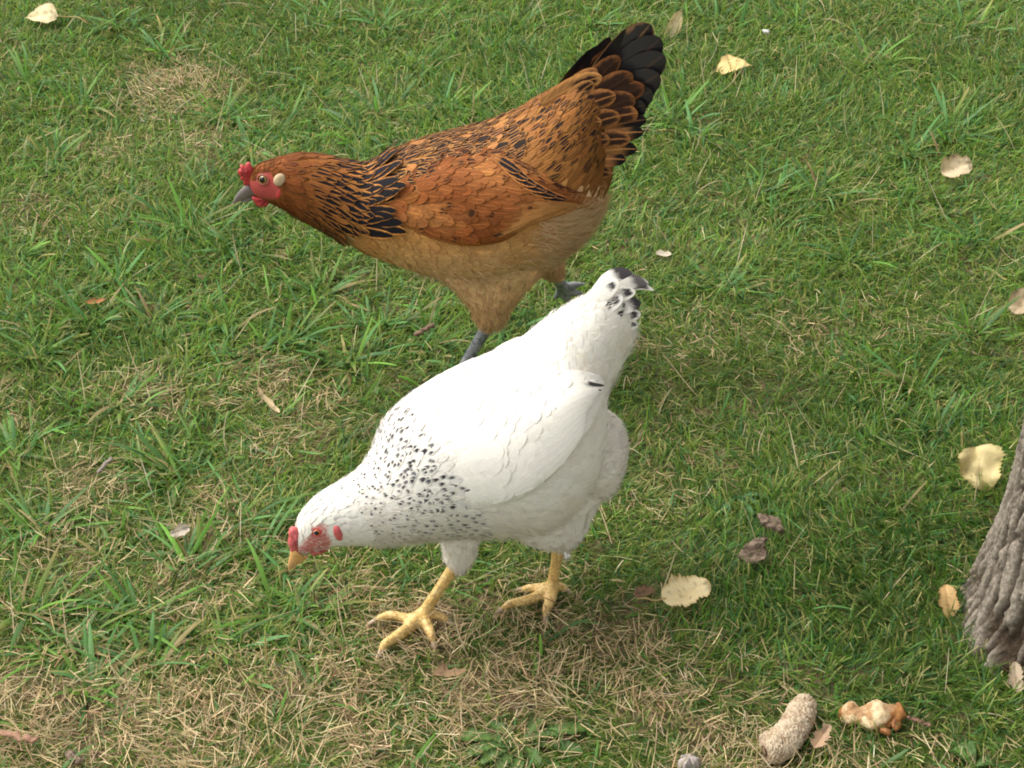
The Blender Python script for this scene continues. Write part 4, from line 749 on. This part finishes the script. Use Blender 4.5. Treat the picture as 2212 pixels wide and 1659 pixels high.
for S_, m, nm in ((thN, 1500, 'thigh_fluff'), (thF, 700, 'thigh_fluff'), (lobe, 4000, 'vent_fluff')):
    u6, v6 = r.uniform(0, .97, m), r.uniform(0, 1, m); fluff(S_, u6, v6, r.uniform(.008, .014, m), r.uniform(.0005, .0009, m), r.uniform(.05, .32, m), r, jc(WH, m, r, .03), nm, M_fluff, rootW, .1)

# ------------------------------------------------------------------ tree trunk at the right edge
pb = at(2086, 1402); RB0 = .185; TC0 = np.array([pb[0] + 1.19 * RB0 * .966, pb[1] + 1.19 * RB0 * .259]); nph = 560
ph = np.linspace(0, 2 * np.pi, nph, endpoint=False); zz = np.concatenate([np.linspace(-.03, .36, 150), np.linspace(.38, 2.6, 40)])
PHI, ZZ = np.meshgrid(ph, zz); SQ = (np.abs(np.cos(PHI - 2.618)) ** 4 + np.abs(np.sin(PHI - 2.618)) ** 4) ** -.25; R0 = SQ * (RB0 - .040 * (1 - np.exp(-np.maximum(ZZ, 0) / .13)) / (1 - math.exp(-.23 / .13))) + .008 * np.sin(PHI * 7 + .6) * np.exp(-ZZ / .18)
sx = PHI * .2; lean = ZZ * .05
def ridged(a, b, c): return 1 - np.abs(2 * fbm(np.stack([a, b, c], -1), 3) - 1)
ang2 = np.stack([np.cos(PHI + lean * .6), np.sin(PHI + lean * .6)], 0) * .2
wz = (fbm(np.stack([ang2[0] / .05, ang2[1] / .05, ZZ / .12], -1), 2) - .5) * .02; A0, A1 = ang2[0] + wz, ang2[1] + wz
crack = lambda sc, sz, o: np.abs(fbm(np.stack([A0 / sc + o, A1 / sc, ZZ / sz + o], -1), 2) - .5)
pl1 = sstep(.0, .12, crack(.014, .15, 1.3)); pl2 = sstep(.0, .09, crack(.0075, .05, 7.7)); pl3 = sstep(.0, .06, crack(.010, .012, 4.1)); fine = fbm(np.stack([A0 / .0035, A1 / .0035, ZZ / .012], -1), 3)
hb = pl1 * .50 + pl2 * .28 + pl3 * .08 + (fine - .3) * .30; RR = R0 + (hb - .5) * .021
TX = TC0[0] + RR * np.cos(PHI); TY = TC0[1] + RR * np.sin(PHI); tv = np.stack([TX, TY, ZZ], -1).reshape(-1, 3)
def mat_bark():
    m, n, b, o = new_mat('weathered_grey_bark'); a = N(n, 'ShaderNodeAttribute', attribute_name='col'); t = noise(n, 260, 5, .7); t2 = noise(n, 40, 3)
    c = mixc(n, .7, a.outputs['Color'], ramp(n, t.outputs[0], [(.32, (.35, .33, .31)), (.52, (.9, .9, .9)), (.68, (1.6, 1.6, 1.6))]), 'MULTIPLY'); n.links.new(c, b.inputs['Base Color']); b.inputs['Roughness'].default_value = .9; b.inputs['Specular IOR Level'].default_value = .15
    mp = N(n, 'ShaderNodeMapping'); mp.inputs['Scale'].default_value = (1, 1, .22); tc_ = N(n, 'ShaderNodeTexCoord'); n.links.new(tc_.outputs['Object'], mp.inputs[0]); t3 = noise(n, 170, 6, .75, vec=mp.outputs[0]); bump(n, t3.outputs[0], 1.0, .008, b); return m
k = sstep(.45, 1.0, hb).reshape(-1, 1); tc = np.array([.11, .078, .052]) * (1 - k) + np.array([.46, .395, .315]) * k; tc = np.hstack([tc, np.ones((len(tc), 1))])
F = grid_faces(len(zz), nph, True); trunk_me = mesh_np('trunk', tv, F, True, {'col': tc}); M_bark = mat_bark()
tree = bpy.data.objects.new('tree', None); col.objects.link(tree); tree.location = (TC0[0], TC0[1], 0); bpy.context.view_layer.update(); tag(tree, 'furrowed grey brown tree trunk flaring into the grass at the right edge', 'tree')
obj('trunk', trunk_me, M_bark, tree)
e = (len(zz) - 1) * nph; V = np.vstack([tv[e:], [[TC0[0], TC0[1], 2.62]]]); obj('trunk_top', pymesh('trunk_top', V, [[j, (j + 1) % nph, nph] for j in range(nph)]), M_bark, tree)

limb_r = np.random.default_rng(77); tips_ = []
for k_ in range(9):
    a_ = k_ * 2.4 + limb_r.normal(0, .3); base_ = np.array([TC0[0] + .05 * math.cos(a_), TC0[1] + .05 * math.sin(a_), 2.2 + .06 * k_]); ln_ = limb_r.uniform(.9, 1.5); tip_ = base_ + np.array([math.cos(a_) * ln_, math.sin(a_) * ln_, limb_r.uniform(.7, 1.6)]); pts_ = cat(np.array([base_ - [0, 0, .12], base_ * .6 + tip_ * .4 + [0, 0, -.1], tip_]), np.linspace(0, 2, 12)); Vt, Ft = tube(pts_, np.linspace(.06, .012, 12), 8); me_ = pymesh('limb', Vt, Ft); q_ = me_.attributes.new('col', 'FLOAT_COLOR', 'POINT'); q_.data.foreach_set('color', np.tile([.25, .2, .17, 1], (len(Vt), 1)).astype(np.float32).ravel()); obj('limb', me_, M_bark, tree); tips_ += [pts_[7], pts_[9], pts_[11]]
nl = 9000; cl = np.array(tips_)[limb_r.integers(0, len(tips_), nl)] + limb_r.normal(0, .24, (nl, 3)); ax_ = norm(limb_r.normal(0, 1, (nl, 3))); bx_ = norm(np.cross(ax_, limb_r.normal(0, 1, (nl, 3)))); sz = limb_r.uniform(.022, .036, nl)[:, None]
cv = np.stack([cl - ax_ * sz, cl + bx_ * sz * .8, cl + ax_ * sz, cl - bx_ * sz * .8], 1).reshape(-1, 3); cf = np.arange(nl * 4).reshape(-1, 4); cc_ = np.repeat(np.where(limb_r.random((nl, 1)) < .4, jitc((.30, .26, .05), nl, limb_r), jitc((.10, .16, .03), nl, limb_r)), 4, 0)
crown = obj('crown', mesh_np('crown', cv, cf, True, {'col': np.hstack([np.clip(cc_, 0, 1), np.ones((len(cc_), 1))])}), M_grass, tree); crown['kind'] = 'stuff'
# ------------------------------------------------------------------ fallen leaves
M_leaf = mat_attr('dry_leaf', .6, .25, .3, .12)
def sheet(P, C, thick):                      # closed thin solid from a grid of points
    nu, nv = P.shape[:2]; du = np.gradient(P, axis=0); dv = np.gradient(P, axis=1); Nn = norm(np.cross(du, dv)); A = (P + Nn * thick / 2).reshape(-1, 3); B = (P - Nn * thick / 2).reshape(-1, 3); m = nu * nv; f = grid_faces(nu, nv)
    rim = [i * nv for i in range(nu)] + [(nu - 1) * nv + j for j in range(1, nv)] + [i * nv + nv - 1 for i in range(nu - 2, -1, -1)] + [j for j in range(nv - 2, 0, -1)]
    s = np.array([[rim[i], rim[(i + 1) % len(rim)], rim[(i + 1) % len(rim)] + m, rim[i] + m] for i in range(len(rim))])
    return np.vstack([A, B]), np.vstack([f[:, ::-1], f + m, s]), np.vstack([C, C])
def leaf(px, py, ang, L, W, tilt, cx, ct, c0, c1, label, name='fallen_leaf', stem=None, lift=.021, shape='delt', seed=0, ragged=.0, roll=0.0, catname='leaf', thick=.0004, tiltaxis=None):
    r = np.random.default_rng(seed + 100); c = at(px, py, lift); toc = norm(CAM - c); n_ = norm((1 - tilt) * np.array([0, 0, 1.0]) + tilt * toc); a = math.radians(ang); im = math.cos(a) * RT + math.sin(a) * UP
    d = norm(im - n_ * (im @ n_)) if tilt > .5 else norm(np.array([math.cos(a), math.sin(a) * 1.0, 0]) - n_ * (np.array([math.cos(a), math.sin(a), 0]) @ n_)); s = np.cross(n_, d)
    if roll: s, n_ = s * math.cos(roll) + n_ * math.sin(roll), n_ * math.cos(roll) - s * math.sin(roll)
    nu, nv = 27, 15; t = np.linspace(0, 1, nu); x = np.linspace(-1, 1, nv)
    prof = {'broad': np.interp(t, [0, .04, .15, .35, .6, .8, .93, 1], [.35, .62, .92, 1, .90, .66, .34, .08]), 'delt': np.interp(t, [0, .05, .15, .3, .5, .75, .92, 1], [.12, .55, .88, 1, .86, .45, .14, .02]), 'oval': np.interp(t, [0, .06, .2, .45, .7, .9, .97, 1], [.15, .5, .85, 1, .9, .6, .35, .1]), 'lance': np.interp(t, [0, .1, .4, .8, 1], [.15, .6, 1, .6, .05])}[shape]
    wob = lambda o: 1 + .10 * ((np.arange(nu) % 2) - .5) + (ragged + .12) * 2 * (fbm(np.stack([t * 7 + o, t * 0 + seed, t * 0], -1), 2) - .5) + ragged * (r.random(nu) - .5)
    X = np.where(x[None] < 0, (prof * wob(3.1))[:, None], (prof * wob(8.7))[:, None]) * x[None] * W / 2; T = (t - .5)[:, None] * L + 0 * X; q = np.stack([X * 60 + seed, T * 60, X * 0], -1)
    Z = cx * (X / (W / 2)) ** 2 * W + ct * ((T / L * 2) ** 2) * L + (fbm(q, 2) - .5) * .34 * W - .06 * W * np.exp(-(X / (W * .06)) ** 2)
    P = c + X[..., None] * s + T[..., None] * d + Z[..., None] * n_
    vein = np.maximum(np.exp(-(x / .07) ** 2)[None] * np.ones((nu, 1)), .7 * np.exp(-((((t[:, None] - .45 * np.abs(x)[None]) * 6.5) % 1 - .5) / .13) ** 2) * (np.abs(x)[None] < .9)); edge = np.clip(sstep(.7, 1, np.abs(x))[None] + sstep(.9, 1, t)[:, None], 0, 1) * (.4 + .6 * r.random((nu, nv)))
    sp = sstep(.62, .72, fbm(q * 3 + 9, 3)); C = np.array(c0)[None, None] * (1 + .12 * vein[..., None]) * (1 - .10 * fbm(q * 2, 2)[..., None]); C = C * (1 - edge[..., None] * .7) + np.array(c1) * edge[..., None] * .7; C = C * (1 - .35 * sp[..., None]); C = np.concatenate([np.clip(C, 0, 1), np.ones((nu, nv, 1))], -1)
    zmin = (P[..., 2] - gz(P[..., 0], P[..., 1])).min(); P[..., 2] += max(0, .003 - zmin)
    V, F, Cc = sheet(P, C.reshape(-1, 4), thick); o = obj(name, mesh_np(name, V, F, True, {'col': Cc}), M_leaf); tag(o, label, catname, 'fallen leaves scattered on the lawn')
    if stem:
        p0 = P[0, nv // 2]; pts = cat(np.array([p0 + d * .004, p0 - d * stem * .35 + s * stem * .06, p0 - d * stem * .7 + s * stem * .2 + n_ * .004, p0 - d * stem + s * stem * .42]), np.linspace(0, 3, 10)); Vt, Ft = tube(pts, np.linspace(.0008, .0011, 10), 6); me = pymesh('stem', Vt, Ft); a_ = me.attributes.new('col', 'FLOAT_COLOR', 'POINT'); a_.data.foreach_set('color', np.tile([.50, .36, .15, 1], (len(Vt), 1)).astype(np.float32).ravel()); obj('stem', me, M_leaf, o)
    return o
CREAM = (.84, .72, .42); YEL = (.72, .60, .30); TAN = (.52, .38, .22); PALEB = (.62, .53, .42); GOLD = (.50, .34, .09); BRN = (.26, .15, .08)
leaf(88, 32, 188, .050, .046, .35, .10, -.05, CREAM, (.70, .56, .32), 'cream fallen leaf with long curved stem near the top left corner', stem=.045, seed=1)
leaf(1455, 55, 62, .048, .026, .75, .30, .08, CREAM, GOLD, 'narrow folded cream leaf standing in grass beside the black tail', seed=2, roll=.6, shape='lance')
leaf(1580, 134, 100, .044, .050, .30, -.12, .10, (.80, .60, .26), GOLD, 'golden cream fallen leaf lying right of the black tail', stem=.02, seed=3, ragged=.15)
leaf(2066, 363, 12, .042, .034, .62, .30, .06, (.68, .56, .36), (.40, .26, .12), 'beige curled dry leaf lying in tall grass near the right edge', seed=4, shape='oval', ragged=.2)
leaf(2206, 655, 60, .040, .030, .5, .2, .1, (.62, .49, .31), (.40, .26, .12), 'tan curled leaf cut off by the right edge of the picture', seed=5, shape='oval', ragged=.2)
leaf(2119, 1023, 283, .051, .048, .85, .10, -.06, YEL, (.55, .47, .14), 'large round yellow leaf leaning in grass above the tree trunk', seed=6, shape='broad', ragged=.08)
leaf(1482, 1282, 20, .052, .036, .38, .16, .10, (.86, .72, .42), GOLD, 'cream leaf with golden curled edge right of the yellow feet', stem=.022, seed=7, ragged=.2, shape='oval')
leaf(2048, 1302, 98, .034, .021, .85, .16, -.08, (.60, .40, .17), (.46, .28, .10), 'small orange tan leaf standing beside the tree trunk', seed=8, shape='oval', ragged=.25)
leaf(388, 1148, 205, .022, .014, .7, .2, .05, PALEB, TAN, 'small pale pinkish leaf scrap in grass left of the white hen', seed=9, shape='lance', ragged=.3)
leaf(1433, 549, 170, .020, .010, .35, .15, .1, (.66, .58, .46), TAN, 'pale thin leaf scrap in grass above the white hen tail', seed=10, shape='oval', ragged=.3, lift=.014)
leaf(1390, 1281, 15, .022, .014, .3, .25, .05, BRN, (.16, .09, .05), 'small dark brown leaf lying between yellow foot and cream leaf', seed=11, shape='oval', ragged=.3)
leaf(580, 868, 128, .040, .007, .55, .25, .1, (.66, .52, .30), TAN, 'long straw coloured leaf sliver left of the white hen back', seed=12, shape='lance', ragged=.2)
leaf(972, 1455, 10, .034, .013, .35, .3, .12, (.46, .30, .17), (.33, .20, .11), 'brown curled leaf scrap on the dry grass below the front foot', seed=13, shape='lance', ragged=.4)
leaf(1775, 1592, 60, .028, .014, .6, .3, .1, (.50, .33, .20), (.62, .46, .34), 'crumpled brown papery scrap between cob and gnawed core', seed=14, shape='oval', ragged=.5)
leaf(205, 652, 15, .028, .009, .35, .3, .1, (.50, .24, .09), BRN, 'rust orange dead leaf sliver in grass at left', seed=15, shape='lance', ragged=.3)
leaf(2196, 1462, 95, .03, .016, .8, .2, .05, (.58, .46, .32), TAN, 'pale tan leaf leaning on the foot of the tree trunk', seed=16, shape='oval', ragged=.3)

# ------------------------------------------------------------------ bark chips, twigs, crumbs
M_chip = mat_simple('grey_brown_chip', [(.3, (.09, .06, .04)), (.5, (.23, .165, .115)), (.75, (.38, .29, .21))], 230, .9, .9, .003)
def chip(px, py, poly, thick, label, name='bark_chip', mat=None, tilt=.35, catn='bark', lift=.024, seed=0, rg_=1.0):
    c = at(px, py, lift); n_ = norm((1 - tilt) * np.array([0, 0, 1.0]) + tilt * norm(CAM - c)); N0 = n_
    O = np.array([on_plane(x, y, c, N0) for x, y in poly]); k = 5; m = len(O); r = np.random.default_rng(seed); O = np.array([O[q // k] * (1 - q % k / k) + O[(q // k + 1) % m] * (q % k / k) for q in range(m * k)]) + r.normal(0, .0009, (m * k, 3)); m = len(O); cen = O.mean(0); rings = []; ax = norm(O[np.argmax(np.linalg.norm(O - cen, axis=1))] - cen); sd = np.cross(n_, ax)
    for j, s in enumerate((1.0, .97, .85, .72, .6, .48, .36, .24, .12, .04)):
        Q = cen + (O - cen) * s; xx = (Q - cen) @ ax; yy = (Q - cen) @ sd; hgt = (sstep(0, .14, np.abs(fbm(np.stack([yy / .007 + seed, xx / .05, 0 * xx + 2], -1), 2) - .5)) - .6) * thick * 1.1 + (fbm(np.stack([xx / .004, yy / .004, 0 * xx + seed], -1), 3) - .5) * thick; hgt = hgt * rg_ + (1 - rg_) * thick * .5 * np.sqrt(max(0, 1 - s * s))
        rings.append(Q + n_ * ((0 if j == 0 else thick * .5) + (0 if j == 0 else 1) * hgt)[:, None] if j else Q)
    V = np.concatenate(rings + [O - n_ * thick * .6]); nr = 10; F = grid_faces(nr, m, True).tolist(); b = nr * m; F += [[j, b + j, b + (j + 1) % m, (j + 1) % m] for j in range(m)]; V = np.vstack([V, cen - n_ * thick * .6]); F += [[b + j, len(V) - 1, b + (j + 1) % m] for j in range(m)]; V = np.vstack([V, cen + n_ * thick * .5]); F += [[(nr - 1) * m + (j + 1) % m, len(V) - 1, (nr - 1) * m + j] for j in range(m)]
    return tag(obj(name, pymesh(name, V, F), mat or M_chip), label, catn, {'bark': 'bark chips in the grass', 'crumb': 'white crumbs in the grass'}.get(catn))
chip(1665, 1131, [(1635, 1114), (1650, 1113), (1668, 1118), (1680, 1120), (1690, 1134), (1695, 1146), (1684, 1150), (1668, 1143), (1652, 1138), (1642, 1128)], .0035, 'grey brown bark chip lying upper of the two chips in the grass', seed=1)
chip(1628, 1190, [(1593, 1202), (1604, 1184), (1622, 1170), (1648, 1158), (1657, 1164), (1652, 1180), (1660, 1192), (1650, 1208), (1632, 1222), (1616, 1216)], .005, 'larger cracked bark chip lying lower of the two chips in the grass', seed=4)
chip(163, 1636, [(140, 1628), (158, 1624), (178, 1634), (186, 1644), (168, 1648), (148, 1644)], .004, 'flat dark grey chip in dry grass at the bottom left', name='bark_chip', tilt=.1, seed=7, lift=.014)
M_stone = mat_simple('pale_stone', [(.3, (.30, .25, .22)), (.7, (.48, .42, .38))], 200, .85, .4, .001)
chip(1490, 1652, [(1466, 1652), (1472, 1643), (1484, 1639), (1498, 1641), (1508, 1648), (1510, 1657), (1500, 1665), (1478, 1666)], .010, 'small rounded grey stone at the bottom edge', name='stone', mat=M_stone, catn='stone', tilt=.1, seed=9, lift=.010, rg_=.12)
M_white = mat_simple('white_crumb', [(.3, (.62, .61, .60)), (.7, (.82, .82, .80))], 400, .6, .4, .001)
chip(1222, 1201, [(1214, 1199), (1219, 1193), (1227, 1195), (1230, 1202), (1226, 1208), (1217, 1208)], .006, 'tiny white crumb beside the rear yellow leg', name='crumb', mat=M_white, catn='crumb', tilt=.7, seed=10, rg_=.12)
chip(1655, 68, [(1648, 67), (1653, 64), (1660, 65), (1662, 69), (1657, 73), (1650, 72)], .004, 'small whitish crumb in grass near the top edge', name='crumb', mat=M_white, catn='crumb', tilt=.6, seed=11, rg_=.12)
def twig(p0, p1, rad, label, stops, flat=.7, bow=.001, seed=0):
    a, b = at(*p0, rad + .016), at(*p1, rad + .022); t = np.linspace(0, 1, 14); r = np.random.default_rng(seed); P = a + (b - a) * t[:, None] + np.array([0, 0, 1.0]) * (bow * 4 * t * (1 - t))[:, None] + r.normal(0, rad * .28, (14, 3)); V, F = tube(P, rad * (1 + .25 * (r.random(14) - .5)), 9, flat=flat)
    return tag(obj('twig', pymesh('twig', V, F), mat_simple('twig_bark_' + str(seed), stops, 300, .85, .6, .001)), label, 'twig', 'twigs lying in the grass')
twig((213, 1022), (241, 988), .0022, 'short grey twig in grass left of the coarse tuft', [(.3, (.12, .09, .075)), (.7, (.36, .30, .26))], seed=1)
twig((-20, 1580), (78, 1602), .0038, 'flat reddish brown stick at the bottom left edge', [(.3, (.20, .105, .065)), (.7, (.36, .21, .135))], flat=.55, bow=.002, seed=2)
twig((897, 722), (940, 703), .0034, 'dark brown twig lying left of the grey hen leg', [(.3, (.09, .055, .035)), (.7, (.26, .17, .11))], seed=3)
twig((1962, 1550), (2010, 1568), .0022, 'thin dark twig right of the gnawed core', [(.3, (.06, .04, .03)), (.7, (.22, .12, .07))], seed=4)

# ------------------------------------------------------------------ corn cob and gnawed core
def grainy(path, rad, nu, nv, amp, gs, seed, squash=.92, cells=None):
    p = cat(np.array(path), np.linspace(0, len(path) - 1, nu)); T = norm(np.gradient(p, axis=0)); rr = cat(np.array(rad, float), np.linspace(0, len(rad) - 1, nu)); s = norm(np.cross(T, (0, 0, 1))); u = np.cross(s, T); th = np.linspace(0, 2 * np.pi, nv, endpoint=False)
    P = p[:, None] + rr[:, None, None] * (np.cos(th)[None, :, None] * s[:, None] + squash * np.sin(th)[None, :, None] * u[:, None]); Nn = norm(P - p[:, None]); h = vnoise(P.reshape(-1, 3) / gs + seed).reshape(nu, nv) * .6 + vnoise(P.reshape(-1, 3) / (gs * .45) + seed).reshape(nu, nv) * .4 + (fbm(P / .012 + seed, 2) - .5) * .9
    if cells:
        jt = fbm(P / .005 + seed, 2) * 6; g = np.cos(np.arange(nv)[None] / nv * 2 * np.pi * cells[0] + jt * 1.5) * np.cos(np.arange(nu)[:, None] / nu * 2 * np.pi * cells[1] + jt); h = h * .9 + .05 + .13 * g
    return Surf(P + Nn * ((h - .5) * amp)[..., None], True), h
zc = .017; path = [at(1652, 1622, zc), at(1664, 1618, zc), at(1688, 1604, zc), at(1711, 1578, zc), at(1727, 1550, zc), at(1736, 1524, zc), at(1737, 1510, zc)]
SC, hc = grainy(path, [.0095, .0158, .0162, .0152, .0142, .0125, .0060], 170, 128, .0034, .0016, 3, cells=(17, 30)); V, F = capped(SC); k = sstep(.25, .8, hc).reshape(-1, 1); Cc = np.array([.34, .235, .145]) * (1 - k) + np.array([.58, .475, .34]) * k; Cc = np.vstack([Cc, [.3, .2, .12], [.5, .4, .3]])
cob = pymesh('corn_cob', V, F); a_ = cob.attributes.new('col', 'FLOAT_COLOR', 'POINT'); a_.data.foreach_set('color', np.hstack([Cc, np.ones((len(Cc), 1))]).astype(np.float32).ravel())
M_cob = mat_attr('crumbly_cob', .95, 0, .05, .5, .6); cob_o = tag(obj('corn_cob', cob, M_cob), 'bent tan grainy corn cob lying in grass at the bottom right', 'corn cob')
e0 = SC.P[0].mean(0); tdir = norm(SC.P[4].mean(0) - e0); s_ = norm(np.cross(tdir, (0, 0, 1))); u_ = np.cross(s_, tdir); th = np.linspace(0, 2 * np.pi, 14, endpoint=False)
hv = np.vstack([e0 - tdir * .0012 + .0052 * (np.cos(th)[:, None] * s_ + np.sin(th)[:, None] * u_), e0 - tdir * .0004 + .0040 * (np.cos(th)[:, None] * s_ + np.sin(th)[:, None] * u_), [e0 + tdir * .003]])
obj('pith_hole', pymesh('pith_hole', hv, grid_faces(2, 14, True).tolist() + [[14 + j, 14 + (j + 1) % 14, 28] for j in range(14)]), mat_simple('dark_pith', [(.3, (.03, .018, .01)), (.7, (.10, .06, .035))], 300, .95, .3), cob_o)
zc = .014; path = [at(1812, 1542, zc), at(1824, 1543, zc), at(1838, 1545, zc), at(1852, 1548, zc), at(1866, 1550, zc), at(1886, 1551, zc), at(1908, 1551, zc), at(1928, 1546, zc + .002), at(1946, 1540, zc + .005), at(1954, 1536, zc + .007)]
SC, hc = grainy(path, [.004, .0092, .0104, .0088, .0108, .0148, .0152, .0112, .0072, .0052], 150, 110, .0075, .011, 11); V, F = capped(SC); tt = np.linspace(0, 1, 150)[:, None]; dk = np.clip(sstep(.55, .88, tt) * .9 + sstep(.42, .62, fbm(SC.P / .008 + 4, 3)) * .75 + sstep(.09, .0, tt) * .9, 0, 1).reshape(-1, 1); Cc = np.array([.78, .60, .36]) * (1 - dk) + np.array([.33, .145, .045]) * dk; Cc = np.vstack([Cc, [.2, .1, .04], [.15, .06, .02]])
core = pymesh('gnawed_core', V, F); a_ = core.attributes.new('col', 'FLOAT_COLOR', 'POINT'); a_.data.foreach_set('color', np.hstack([Cc, np.ones((len(Cc), 1))]).astype(np.float32).ravel())
core_o = tag(obj('apple_core', core, mat_attr('gnawed_flesh', .65, 0, .2, .6, .8)), 'gnawed cream and brown fruit core right of the corn cob', 'core')
r = np.random.default_rng(5)
fl = [(1936, 1566, 14, .9), (1944, 1528, 12, 1.2), (1912, 1580, 12, .7)]
for i, (x, y, s, q_) in enumerate(fl):
    c = at(x, y, .016); n_ = norm(np.array([.5, -.3 + .4 * i, .6])); a1 = norm(np.cross(n_, (0, 0, 1))); b1 = np.cross(n_, a1); Sx = ellipsoid(c, (n_ * .003, a1 * s * .0005, b1 * s * .00036), 12); Sx = Surf(Sx.P + Sx.N * ((fbm(Sx.P / .005, 2) - .5) * .004)[..., None], True); m_ = pymesh('skin_flap', *capped(Sx)); obj('skin_flap', m_, mat_simple('brown_fruit_skin', [(.3, (.14, .05, .018)), (.7, (.38, .17, .055))], 160, .5, .4) if i == 0 else bpy.data.materials['brown_fruit_skin'], core_o)

# ------------------------------------------------------------------ weeds with broad toothed leaves
M_weed = mat_attr('weed_leaf', .5, .25, .35, .15)
def weed(px, py, tips, wid, label, seed=0, teeth=True, g=(.085, .150, .035)):
    root = bpy.data.objects.new('dandelion_plant' if teeth else 'weed_plant', None); col.objects.link(root); c = at(px, py); c[2] = float(gz(c[0], c[1])); root.location = c; bpy.context.view_layer.update(); tag(root, label, 'weed', 'broad leaved weeds in the lawn'); r = np.random.default_rng(seed)
    for (tx, ty, wf) in tips:
        e = at(tx, ty, .012); D = e - c; L = np.linalg.norm(D); d = norm(D * [1, 1, 0]); s = np.cross((0, 0, 1.0), d); nu, nv = 34, 5; t = np.linspace(0, 1, nu); x = np.linspace(-1, 1, nv)
        pr = np.interp(t, [0, .15, .4, .75, .92, 1], [.12, .3, .7, 1, .7, .05]); pr = pr * ((.62 + .38 * (1 - ((t * 5.5 + r.random()) % 1))) if teeth else 1)
        X = pr[:, None] * x * wid * wf / 2; Z = (.001 + .006 * np.sin(t * np.pi * .8) * r.uniform(.7, 1.2))[:, None] + np.abs(X) * .35 + (r.normal(0, .0006, (nu, nv))); P = c + (t * L)[:, None, None] * d + X[..., None] * s + Z[..., None] * np.array([0, 0, 1.0])
        cc = jitc(g, 1, r, .15)[0]; C = np.tile(cc, (nu, nv, 1)) * (1 + .5 * np.exp(-(x / .2) ** 2)[None, :, None]); C = np.concatenate([C, np.ones((nu, nv, 1))], -1); V, F, Cc = sheet(P, C.reshape(-1, 4), .0005); obj('leaf', mesh_np('leaf', V, F, True, {'col': Cc}), M_weed, root)
weed(1128, 1602, [(985, 1573, 1), (1012, 1608, 1), (1052, 1546, .9), (1168, 1538, .9), (1262, 1556, 1), (1255, 1602, .9), (1072, 1648, .9), (1160, 1634, .8), (1110, 1662, .8), (1040, 1630, .8), (1200, 1570, .9)], .022, 'dark green toothed dandelion plant in dry grass at the bottom', 3)
weed(2105, 1665, [(2062, 1612, 1.3), (2085, 1600, .8), (2140, 1640, 1)], .017, 'broad smooth green weed leaves at the bottom right corner', 5, False, (.10, .20, .045))
weed(1590, 1075, [(1560, 1092, .7), (1640, 1080, .8), (1660, 1062, .8), (1625, 1100, .7)], .012, 'small round leaved weed in grass right of the white hen', 6, False, (.06, .15, .05))
